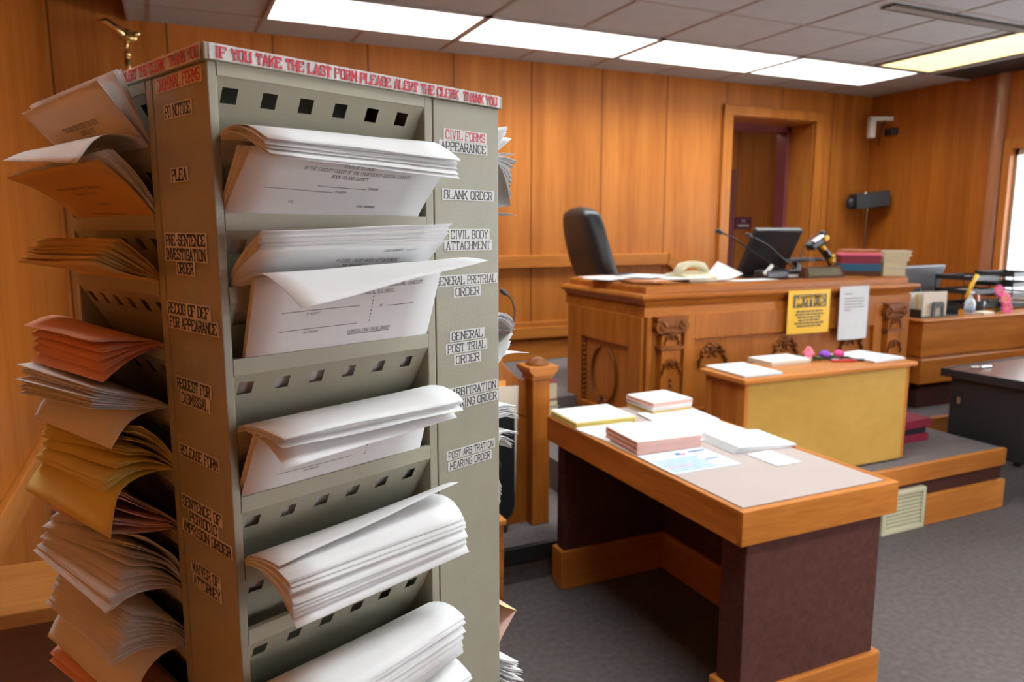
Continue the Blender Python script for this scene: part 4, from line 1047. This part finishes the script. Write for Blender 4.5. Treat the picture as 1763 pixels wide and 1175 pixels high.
gooseneck('gooseneck_microphone', [(3.66, 3.50, 1.252), (3.58, 3.50, 1.30), (3.44, 3.50, 1.385), (3.33, 3.50, 1.455), (3.19, 3.50, 1.512)], 'thin gooseneck microphone crossing in front of the monitor screen', .0055, .012, .035)
gooseneck('gooseneck_microphone', [(4.00, 3.88, 1.236), (4.00, 3.89, 1.32), (4.04, 3.9, 1.43), (4.12, 3.9, 1.50), (4.19, 3.9, 1.527)], 'gooseneck microphone rising behind the yellow and black scanner', .0045, .011, .035)
npz = thing('nameplate', 'wooden desk nameplate standing on the bench edge before the monitor', 'nameplate', (3.70, 3.42, TZ))
MB().prism([(-.04, 0), (.03, 0), (-.005, .072), (-.012, .072)], 0, -.165, .165).build('wedge', 'darkwood', npz, bevel=.003)
mb = MB().obox((0, -.0285, .038), (.14, .0012, .024), Matrix.Rotation(math.radians(-22), 3, 'X')); mb.build('name_strip', 'nameplate', npz)
scn = thing('barcode_scanner', 'black and yellow barcode scanner on a bent stand', 'scanner', (4.10, 3.70, TZ), 0)
o = (4.10, 3.70, TZ)
MB().lathe((4.10, 3.70, TZ), [(.05, 0), (.05, .012), (.012, .02)], 16).build('stand_base', 'plastic', scn, o, smooth=True)
MB().tube(spline3([(4.10, 3.70, TZ), (4.07, 3.70, 1.33), (4.00, 3.70, 1.40), (3.96, 3.70, 1.435)], 10), .010).build('stand_stem', 'blackmetal', scn, o, smooth=True)
Rm = Matrix.Rotation(math.radians(-28), 3, 'Y')
mb = MB().obox((3.945, 3.70, 1.465), (.072, .034, .024), Rm); mb.build('scan_head', 'plastic', scn, o, bevel=.010)
for c_, h_, m_ in (((3.995, 3.69, 1.492), (.022, .036, .016), Rm), ((3.985, 3.69, 1.43), (.022, .03, .012), Matrix.Rotation(math.radians(40), 3, 'Y')), ((4.095, 3.69, 1.345), (.030, .026, .030), Matrix.Rotation(math.radians(45), 3, 'Y'))):
    MB().obox(c_, h_, m_).build('rubber_bumper', 'scanyellow', scn, o, bevel=.008)
MB().tube([(3.985, 3.70, 1.455), (4.03, 3.70, 1.405), (4.085, 3.70, 1.355)], [.024, .022, .022], 12).build('grip', 'plastic', scn, o, smooth=True)
mb = MB().obox((3.925, 3.675, 1.492), (.045, .02, .004), Rm); mb.build('head_plate', 'chrome', scn, o)
# law books on the bench end
gx = 'books piled on the bench beside the nameplate'
z = TZ
ba = math.radians(-36)
book('law_book', (4.115, 3.50, z), (.120, .085, .016), ba, 'darkwood', 'brown book at the bottom of the bench pile', gx); z += .032
book('law_book', (4.11, 3.50, z), (.125, .085, .024), ba, 'blue', 'teal blue book beneath the burgundy one on the bench', gx); z += .048
book('law_book', (4.115, 3.50, z), (.120, .088, .026), ba-.02, 'burgundy', 'burgundy book above the teal one on the bench', gx); z += .052
book('law_book', (4.11, 3.50, z), (.124, .088, .008), ba, 'petal_pink', 'thin pale backed book lying on the burgundy one', gx); z += .016
book('law_book', (4.16, 3.54, z), (.115, .085, .010), ba, 'brownbook', 'tan bound book topping the bench pile', gx)
z = TZ
for i, (h, w, dx) in enumerate([(.052, .072, 0), (.046, .075, .005), (.030, .082, .012), (.034, .088, .022)]):
    book('bound_volume', (4.315+dx, 3.405+.0*dx, z), (w, .075, h/2), ba, 'cream', ['pale page edged volume at the bottom of the end pile', 'pale volume second from the bottom of the end pile', 'pale volume third from the bottom of the end pile', 'pale volume jutting out on top of the end pile'][i],
         'pale volumes piled at the bench end', spine='none'); z += h

# ------------------------------------------------------------------ wall speaker, camera, outlet
spx = thing('wall_speaker', 'black loudspeaker on a bracket near the corner of the back wall', 'loudspeaker', (6.10, 5.12, 1.80), math.radians(-28))
MB().obox((0, -.02, .03), (.155, .09, .075), Matrix.Rotation(math.radians(-6), 3, 'Y')).build('cabinet', 'plastic', spx, bevel=.008)
MB().lathe((-.17, -.02, .0), [(.03, -.05), (.045, -.03), (.045, .03), (.03, .05)], 14).build('bracket_knob', 'plastic', spx, smooth=True)
MB().ball((-.07, -.10, .09), .016).build('lamp_button', 'chrome', spx, smooth=True)
MB().tube([(0, .02, -.02), (.03, .08, -.10), (.03, .10, -.45)], .010).build('conduit', 'chrome', spx, smooth=True)
cmr = thing('security_camera', 'white bracket with small dark camera high in the corner', 'camera', (6.15, 5.10, 2.52), math.radians(-20))
mb = MB(); mb.box(-.10, -.045, -.03, .03, -.11, .08).box(-.10, .16, -.03, .02, .045, .085).box(.12, .17, -.03, .03, -.02, .085); mb.build('bracket', 'whiteplastic', cmr, bevel=.006)
mb = MB(); mb.box(.07, .15, -.09, .03, -.085, -.025); mb.build('camera_body', 'plastic', cmr, bevel=.01)
MB().tube([(.04, -.02, .05), (0, -.03, -.06), (.02, .02, -.17)], .006).build('cable', 'plastic', cmr, smooth=True)
ou = thing('light_switch', 'small dark switch plate on the back wall beside the doorway', 'switch', (5.70, RY1-.006, 1.46))
box(-.05, .05, -.008, .006, -.07, .07).build('plate', 'bronze', ou, bevel=.002)
box(-.008, .008, -.018, -.008, -.015, .015).build('toggle', 'plastic', ou)

# ------------------------------------------------------------------ clerk's desk at the side
cd = thing('clerk_desk', 'long oak clerk desk with stepped front beyond the judge bench', 'desk', (5.3, 3.7, .34))
o = (5.3, 3.7, .34)
box(4.53, 6.22, 3.30, 4.0, .705, .935).build('fascia', 'oak_x', cd, o, bevel=.004)
box(4.515, 6.22, 3.285, 4.02, .935, .952).build('desk_top', 'deskoak', cd, o, bevel=.004)
box(4.52, 6.22, 3.29, 4.0, .690, .705).build('reveal', 'carve', cd, o)
box(4.50, 6.22, 3.27, 4.0, .52, .690).build('base_rail', 'oak_x', cd, o, bevel=.006)
box(4.56, 6.22, 3.33, 4.0, .34, .52).build('carpet_facing', 'maroon', cd, o)
m2 = thing('computer_monitor', 'dark backed computer monitor on the clerk desk behind the letter holder', 'monitor', (5.30, 3.92, .952), math.radians(6))
MB().obox((0, 0, .20), (.27, .018, .13), Matrix.Rotation(math.radians(12), 3, 'X')).build('screen_housing', 'plastic_grey', m2, bevel=.01)
MB().tube([(0, .0, .0), (0, .02, .15)], .03).build('stand_neck', 'plastic', m2, smooth=True)
MB().lathe((0, .0, 0), [(.10, 0), (.10, .012), (.03, .02)], 20, 1, .7).build('stand_base', 'plastic', m2, smooth=True)
lh = thing('letter_holder', 'black upright letter holder stuffed with pale folders on the clerk desk', 'letter holder', (4.80, 3.45, .952), 0)
mb = MB(); mb.box(-.20, .20, -.07, .16, 0, .008)
for x in (-.195, .19): mb.box(x, x+.004, -.07, .16, 0, .06)
mb.prism([(-.19, .008), (.28, .008), (.28, .03), (.16, .13), (.12, .13), (.0, .02)], 1, .10, .11)
hp = [(-.005+.0, .0), (.0, .085), (.015, .10), (.10, .10), (.115, .085), (.12, .0), (.09, .0), (.086, .06), (.03, .06), (.026, .0)]
mb.prism([(x-.085, z+.008) for x, z in hp], 1, -.078, -.070)
mb.build('wire_frame', 'blackmetal', lh, bevel=.001)
random.seed(8)
for i in range(9):
    m = ['cream', 'white', 'cream', 'yellow', 'white', 'white', 'cream', 'white', 'white'][i]
    hh = .17 - .006*i + random.uniform(-.004, .004)
    p = box(-.115-.016*0, .115, -.0018, .0018, 0, hh + (.03 if i > 6 else 0)).build('file_folder', m, loc=(4.765+.002*i, 3.40+.018*i, .961), rotz=.02*random.uniform(-1, 1)-.05)
    tag(p, 'pale upright file folder in the black letter holder on the clerk desk', 'folder', 'folders in the black letter holder')
bt = thing('sanitizer_bottle', 'clear pump bottle with blue label on the clerk desk', 'bottle', (5.14, 3.40, .952))
MB().lathe((0,0,0), [(.032, 0), (.034, .01), (.034, .085), (.022, .11), (.012, .118)], 16).build('bottle_body', 'clear', bt, smooth=True)
MB().lathe((0,0,0), [(.0346, .018), (.0346, .06)], 16).build('bottle_label', mat('pale_blue_label', (.30, .42, .58), .5), bt, smooth=True)
mb = MB(); mb.lathe((0,0,0), [(.013, .118), (.013, .135), (.004, .137), (.004, .155)], 12); mb.box(-.006, .032, -.006, .006, .153, .164); mb.build('pump', 'whiteplastic', bt)
nb = box(-.055, .055, -.04, .04, 0, .018).build('note_pad', 'cream', loc=(5.27, 3.38, .952), bevel=.001); tag(nb, 'small cream note pad beside the pump bottle', 'note pad')
pc = thing('pen_cup', 'dark cup of pens by the flowers on the clerk desk', 'pen cup', (5.33, 3.46, .952))
mb = MB(); mb.lathe((0,0,0), [(.038, 0), (.042, .085), (.038, .085), (.035, .006)], 16); mb.build('cup', 'plastic', pc, smooth=True)
for k, m in enumerate(('redplastic', 'whiteplastic', 'chrome')):
    MB().tube([(.01*k-.01, 0, .02), (.02*k-.02, .01*k, .125)], .004).build('pen', m, pc, smooth=True)
def wire_tray(x0, x1, y0, y1, z0, lev, hgt, label):
    t = thing('wire_desk_tray', label, 'desk tray', ((x0+x1)/2, (y0+y1)/2, z0), 0, 'wire trays on the clerk desk'); o = ((x0+x1)/2, (y0+y1)/2, z0)
    f = MB(); r = .003
    for x in (x0, x1):
        for y in (y0, y1): MB().tube([(x, y, z0), (x, y, z0+hgt)], .0045, 6).build('upright', 'blackmetal', t, o)
    for l in range(lev):
        z = z0 + .012 + (hgt-.05)*l/(lev-1); s_ = MB()
        s_.box(x0, x1, y0-.002, y0+.002, z, z+.035).box(x0, x1, y1-.002, y1+.002, z, z+.035).box(x0-.002, x0+.002, y0, y1, z, z+.035).box(x1-.002, x1+.002, y0, y1, z, z+.035)
        k = 14
        for i in range(1, k): s_.box(lerp(x0, x1, i/k)-.002, lerp(x0, x1, i/k)+.002, y0, y1, z, z+.003)
        s_.build('shelf', 'blackmetal', t, o)
    return t
wire_tray(5.40, 5.74, 3.58, 3.86, .952, 3, .26, 'black wire tray nearer the letter holder on the clerk desk')
wire_tray(5.77, 6.14, 3.50, 3.80, .952, 4, .28, 'taller black wire tray at the window end of the clerk desk')
for i, (x, y, z, w, m, lb) in enumerate([(5.57, 3.72, 1.075, .13, 'white', 'white papers on the middle shelf of the nearer wire tray'), (5.95, 3.65, 1.05, .15, 'white', 'white papers on a middle shelf of the taller wire tray'),
                                        (5.95, 3.65, .975, .15, 'cream', 'cream papers on the bottom shelf of the taller wire tray'), (5.57, 3.72, 1.178, .13, 'white', 'white papers on the upper shelf of the nearer wire tray')]):
    s_ = MB()
    for k in range(4): s_.box(-w+.003*k, w-.002*k, -.105, .105-.003*k, .004*k, .004*k+.003)
    p = s_.build('loose_papers', m, loc=(x, y, z)); tag(p, lb, 'papers', 'papers in the wire trays')
def daisy(name, c, r, m, label, center='scanyellow', n=12, tilt=(0,0,0), stem=None, cat='flower', group=None):
    t = thing(name, label, cat, c, 0, group); E_ = Matrix.Rotation(tilt[0], 3, 'X') @ Matrix.Rotation(tilt[1], 3, 'Y')
    mb = MB()
    for k in range(n):
        a = 2*PI*k/n; L = [(0, 0, 0)]
        pts = [(.15, 0, .02), (.55, .17, .10), (.95, .09, .05), (1.0, 0, .02), (.95, -.09, .05), (.55, -.17, .10)]
        mb.add([E_ @ (Matrix.Rotation(a, 3, 'Z') @ Vector(p))*r for p in pts], [tuple(range(6))])
    mb.build('petals', m, t, solid=.0012)
    b = MB(); b.ball((0, 0, 0), r*.2, r*.2, r*.2, 10, 5); b.build('flower_center', center, t, smooth=True)
    if stem:
        MB().tube(spline3([(0, 0, -.003)] + stem, 8), .003).build('stem', 'leaf', t, smooth=True)
        lf = MB(); p = stem[len(stem)//2]; lf.add([p, (p[0]+.03, p[1]-.01, p[2]+.02), (p[0]+.06, p[1], p[2]+.01), (p[0]+.03, p[1]+.01, p[2]-.005)], [(0,1,2,3)]); lf.build('leaf', 'leaf', t, solid=.001)
    return t
gf = 'pink flowers on the clerk desk'
fa = (math.radians(75), math.radians(-12), 0)
daisy('artificial_daisy', (5.39, 3.36, 1.115), .050, 'petal_hot', 'uppermost pink flower leaning before the wire tray', tilt=fa, stem=[(.0, .03, -.05), (.03, .05, -.158)], group=gf)
daisy('artificial_daisy', (5.47, 3.36, 1.055), .056, 'petal_pink', 'wide pink flower with a pale yellow middle before the wire tray', tilt=fa, stem=[(.0, .02, -.05), (-.02, .05, -.10)], group=gf)
daisy('artificial_daisy', (5.48, 3.35, .990), .054, 'petal_hot', 'lowest pink flower drooping at the edge of the clerk desk', tilt=fa, stem=[(.0, .02, -.01), (-.05, .05, -.035)], group=gf)
yl = MB().tube([(5.345, 3.565, 1.05), (5.41, 3.57, 1.165), (5.45, 3.57, 1.215)], .014, 8).build('yellow_marker', 'scanyellow', origin=(5.32, 3.53, 1.13), smooth=True); tag(yl, 'yellow marker poking out of the nearer wire tray', 'marker')

# ------------------------------------------------------------------ black steel desk
bk = thing('steel_desk', 'black steel desk with brown top beside the carpeted platform', 'desk', (4.75, 2.4, 0), math.radians(3.5))
o = (0, 0, 0)
def bkl(mb, name, m, bevel=0): return mb.build(name, m, bk, (4.75, 2.4, 0), bevel)
bkl(MB().box(4.235, 5.10, 1.75, 2.94, .683, .715), 'desk_top', 'darkwood', .004)
bkl(MB().box(4.228, 4.240, 1.745, 2.945, .675, .722).box(4.23, 5.105, 2.938, 2.950, .675, .722), 'edge_band', 'blackmetal')
bkl(MB().box(4.262, 4.285, 1.80, 2.90, .245, .683), 'end_panel', 'blackmetal', .003)
bkl(MB().box(4.285, 5.05, 2.86, 2.88, .30, .683), 'back_panel', 'blackmetal')
for x, y in ((4.27, 1.82), (4.27, 2.86), (5.03, 1.82), (5.03, 2.86)): bkl(MB().box(x, x+.04, y, y+.04, 0, .683), 'leg', 'blackmetal')
bkl(MB().box(4.250, 4.262, 2.83, 2.85, .52, .56), 'catch', 'chrome')
pn = MB().tube([(0, 0, 0), (.14, -.03, 0)], .007, 8).build('ballpoint_pen', 'chrome', loc=(4.36, 2.84, .724), rotz=.0, smooth=True); tag(pn, 'silver pen lying at the corner of the black desk', 'pen')
wc = thing('swivel_chair', 'dark swivel chair base under the black desk', 'chair', (4.78, 2.30, 0))
MB().tube([(0, 0, .08), (0, 0, .42)], .028).build('gas_column', 'blackmetal', wc, smooth=True)
for k in range(5):
    a = 2*PI*k/5+.3; MB().tube([(0, 0, .11), (.29*math.cos(a), .29*math.sin(a), .07)], [.028, .02]).build('star_leg', 'plastic', wc, smooth=True)
    MB().ball((.29*math.cos(a), .29*math.sin(a), .028), .028).build('caster', 'plastic', wc, smooth=True)
box(-.24, .24, -.24, .24, .42, .50).build('seat', 'leather', wc, bevel=.03)
# wooden low rail beyond the platform end
struct(box(4.18, RX1, 3.085, 3.12, .20, .345).build('trim_12', 'trim', bevel=.004))

# ------------------------------------------------------------------ maple front cabinet on the platform
mc = thing('veneer_cabinet', 'pale maple fronted cabinet standing on the carpeted platform before the judge bench', 'cabinet', (2.92, 2.72, .34))
o = (2.92, 2.72, .34)
CX0, CX1, CY0, CY1 = 2.365, 3.470, 2.585, 2.865
box(CX0+.006, CX1-.006, CY0+.008, CY1-.004, .352, .846).build('carcass', 'oak', mc, o)
box(CX0+.022, CX1-.022, CY0-.002, CY0+.009, .352, .846).build('front_panel', 'maple', mc, o)
for q in ((CX0, CX0+.022, CY0-.003, CY0+.05), (CX1-.022, CX1, CY0-.003, CY0+.05), (CX0, CX0+.012, CY1-.05, CY1)):
    box(*q, .352, .846).build('corner_post', 'trim_z', mc, o, bevel=.003)
box(CX0-.025, CX1+.03, CY0-.025, CY1+.015, .846, .872).build('cabinet_top', 'trim', mc, o, bevel=.006)
box(CX0+.03, CX1-.03, CY0+.03, CY1-.03, .34, .352).build('plinth', 'nosing', mc, o)
def pile(name, loc, sx, sy, h, n, m, label, rz=0, jit=.004, group=None, cat='papers', top=None, bow=0):
    """squared stack of sheets seen edge on"""
    mb = MB()
    for k in range(n):
        z0 = h*k/n; z1 = h*(k+.86)/n; a, b = random.uniform(-jit, jit), random.uniform(-jit, jit)
        mb.box(-sx/2+a, sx/2+a, -sy/2+b, sy/2+b, z0, z1)
    if bow:
        mb.v = [(x, y, z + bow*(z/h)*((2*abs(x)/sx)**3)) for x, y, z in mb.v]
    o = mb.build(name, m, loc=loc, rotz=rz); tag(o, label, cat, group)
    if top:
        t = MB(); t.box(-sx/2+.002, sx/2-.002, -sy/2+.002, sy/2-.002, h, h+.0012)
        if bow: t.v = [(x, y, z + bow*((2*abs(x)/sx)**3)) for x, y, z in t.v]
        t.build('top_sheet', top, o)
    return o
gc = 'paper piles on the maple cabinet'
pile('form_pile', (2.490, 2.735, .872), .225, .285, .012, 5, 'white', 'white paper pile at the forms rack end of the maple cabinet', -.04, .006, gc)
pile('form_pile', (2.825, 2.875-.03, .872), .262, .17, .022, 6, 'cream', 'white topped cream pile set back on the maple cabinet', 0, .003, gc, top='white')
pile('form_pile', (3.36, 2.755, .872), .255, .26, .012, 5, 'white', 'white paper pile at the flower end of the maple cabinet', .1, .006, gc)
# fabric flowers on the cabinet
def rosebud(c, r, m, label, tilt, point=.3):
    t = thing('fabric_flower', label, 'flower', c, tilt, 'fabric flowers lying on the maple cabinet')
    mb = MB()
    for k in range(7):
        a = 2*PI*k/7; q = .55 if k % 2 else .8
        mb.grid(lambda p, s, a=a, q=q: ((r*q*math.sin(PI*min(.98, .12+.8*s))*math.cos(a+(p-.5)*1.6)), (r*q*math.sin(PI*min(.98, .12+.8*s))*math.sin(a+(p-.5)*1.6)), r*(.2+(1.25+point if k % 2 else 1.15)*s)), 4, 5)
    mb.build('petals', m, t, smooth=True, solid=.0015)
    mb = MB()
    for k in range(3):
        a = 2.1*k+.6; mb.add([(0,0,r*.25), (r*1.2*math.cos(a-.4), r*1.2*math.sin(a-.4), r*.55), (r*2.1*math.cos(a), r*2.1*math.sin(a), r*.30), (r*1.2*math.cos(a+.4), r*1.2*math.sin(a+.4), r*.5)], [(0,1,2,3)])
    mb.build('leaf', 'leaf', t, solid=.002)
    MB().tube([(0, 0, r*.3), (r*1.0, -r*1.0, r*.12), (r*2.2, -r*2.2, .006)], .004).build('stem', 'leaf', t, smooth=True)
    return t
rosebud((3.020, 2.90-.06, .872), .040, 'petal_pink', 'pale pink fabric flower beside the cream pile on the cabinet', .3)
rosebud((2.975, 2.86-.06, .872), .026, 'petal_pink', 'small pink fabric bud next to the pale pink flower', 1.3)
rosebud((3.105, 2.86-.05, .872), .036, 'petal_purple', 'purple fabric flower in the middle of the cabinet top', .6, -.2)
rosebud((3.185, 2.82-.03, .872), .036, 'petal_hot', 'magenta fabric flower touching the white pile on the cabinet', .2, -.1)
for i, (x, y, a, m, lb) in enumerate([(3.13, 2.705, -.35, 'redplastic', 'red pen lying on the maple cabinet'), (3.15, 2.735, -.45, 'navy', 'dark blue pen lying on the maple cabinet'), (3.20, 2.70, -.5, 'blackmetal', 'black pen lying on the maple cabinet')]):
    t = thing('pen', lb, 'pen', (x, y, .8795), a, 'pens on the maple cabinet')
    MB().tube([(-.07, 0, 0), (-.066, 0, 0), (.05, 0, 0), (.072, 0, 0)], [.004, .0068, .0068, .001], 8).build('barrel', m, t, smooth=True)
    box(-.066, -.03, -.0015, .0015, .006, .0085).build('clip', 'chrome', t)
# books on the platform beside the cabinet
gb = 'red law books stacked on the platform'
book('law_book', (3.79, 2.865, .34), (.145, .085, .022), 0, 'burgundy', 'red book at the bottom of the stack on the platform beside the maple cabinet', gb)
book('law_book', (3.785, 2.875, .384), (.140, .085, .018), 0, 'blackmetal', 'black book between two red ones beside the maple cabinet', gb)
book('law_book', (3.80, 2.87, .420), (.155, .090, .024), .03, 'burgundy', 'red book on top of the stack beside the maple cabinet', gb)

# ------------------------------------------------------------------ oak table with carpeted pedestals
TX0, TX1, TY0, TY1 = 1.415, 2.050, 1.530, 2.735
dk = thing('counsel_table', 'oak edged table with maroon carpeted ends and a blotter top', 'table', (1.73, 2.13, 0))
o = (1.73, 2.13, 0)
for y in (TY0, TY1-.022): box(TX0, TX1, y, y+.022, .657, .762).build('apron', 'deskoak', dk, o, bevel=.003)
for x in (TX0, TX1-.022): box(x, x+.022, TY0+.022, TY1-.022, .657, .762).build('apron', 'deskoak_y', dk, o, bevel=.003)
box(TX0+.018, TX1-.018, TY0+.018, TY1-.018, .70, .7605).build('table_top', 'deskoak_y', dk, o)
box(TX0+.022, TX1-.040, TY0+.026, TY1-.022, .7605, .7645).build('blotter', 'mauvemat', dk, o, bevel=.001)
for (y0, y1) in ((1.560, 1.665), (2.655, 2.720)):
    p = box(1.462, 2.020, y0, y1, .115, .700).build('carpeted_end', 'maroon', dk, o, bevel=.004)
    box(1.445, 2.045, y0-.014, y1+.014, 0, .175).build('plinth', 'trim', p, o, bevel=.006)
p = box(1.985, 2.020, 1.665, 2.655, .115, .700).build('modesty_panel', 'maroon', dk, o)
box(1.97, 2.045, 1.679, 2.641, 0, .175).build('plinth', 'trim_y', p, o, bevel=.006)

random.seed(31)
gt = 'piles of forms on the oak table'
TT = .7648
pile('form_pile', (1.565, 2.605, TT), .275, .235, .027, 10, 'yellow', 'yellow edged form pile with white top at the far corner of the table', -.03, .004, gt, top='white', bow=-.004)
pile('form_pile', (1.925, 2.635, TT), .210, .190, .018, 6, 'buff', 'buff half sheet pad at the bottom of the small stack on the table', .04, .003, gt)
pile('form_pile', (1.923, 2.635, TT+.018), .210, .190, .018, 6, 'white', 'white half sheet pad in the middle of the small stack on the table', .02, .003, gt)
pile('form_pile', (1.925, 2.637, TT+.036), .214, .194, .018, 6, 'pink', 'pink half sheet pad with white top on the small stack', .05, .003, gt, top='white')
pile('form_pile', (1.585, 2.205, TT), .268, .232, .042, 18, 'pink', 'tall pink edged pile with white top in the middle of the table', -.06, .0025, gt, top='white', bow=.005)
pile('form_pile', (1.555, 2.395, TT), .25, .20, .004, 2, 'white', 'thin white papers between the yellow edged and tall pink piles', .12, .006, gt)
pile('form_pile', (1.90, 2.470, TT), .275, .20, .008, 3, 'white', 'thin white sheaf before the small half sheet stack', -.10, .004, gt)
pile('form_pile', (1.885, 2.27, TT), .27, .24, .005, 2, 'white', 'flat white sheets beside the tall pink pile', .05, .006, gt)
lf = MB()
for k in range(8):
    lf.grid(lambda a, b, k=k: (-.14+.28*a+.003*k*(1-a), -.108+.216*b, .003*k*(1-.75*a) + .002), 6, 2)
s_ = lf.build('form_pile', 'white', loc=(1.905, 2.062, TT), rotz=-.06, solid=.0015); tag(s_, 'fanned white sheaf with lifted near end beside the small card', 'papers', gt)
pile('note_card', (1.855, 1.868, TT), .105, .145, .003, 2, 'white', 'small white card lying alone on the blotter', .02, .002)
fm = box(-.138, .138, -.107, .107, 0, .0015).build('tax_form', paper('pale_blue_white_paper', (.50, .56, .64)), loc=(1.572, 1.975, TT), rotz=-.01); tag(fm, 'white printed form with blue and red markings at the table edge', 'form')
pb, pr_ = mat('pale_blue_print', (.16, .30, .60), .6), mat('red_print', (.6, .05, .08), .6)
db = mat('dark_blue_print', (.03, .08, .32), .6)
t = MB()
for k in range(7): t.box(-.125, .06-.01*(k % 3), -.088+.018*k, -.080+.018*k, .0015, .0018)
t.build('blue_print', pb, fm)
t = MB(); t.box(-.005, .018, .060, .078, .0015, .0019); t.box(.055, .125, .070, .080, .0015, .0019); t.box(.060, .115, -.020, -.012, .0015, .0019); t.build('heading_print', db, fm)
t = MB(); t.box(.018, .032, .055, .067, .0015, .0021); t.box(-.12, -.02, -.050, -.046, .0018, .0021); t.build('red_mark', pr_, fm)
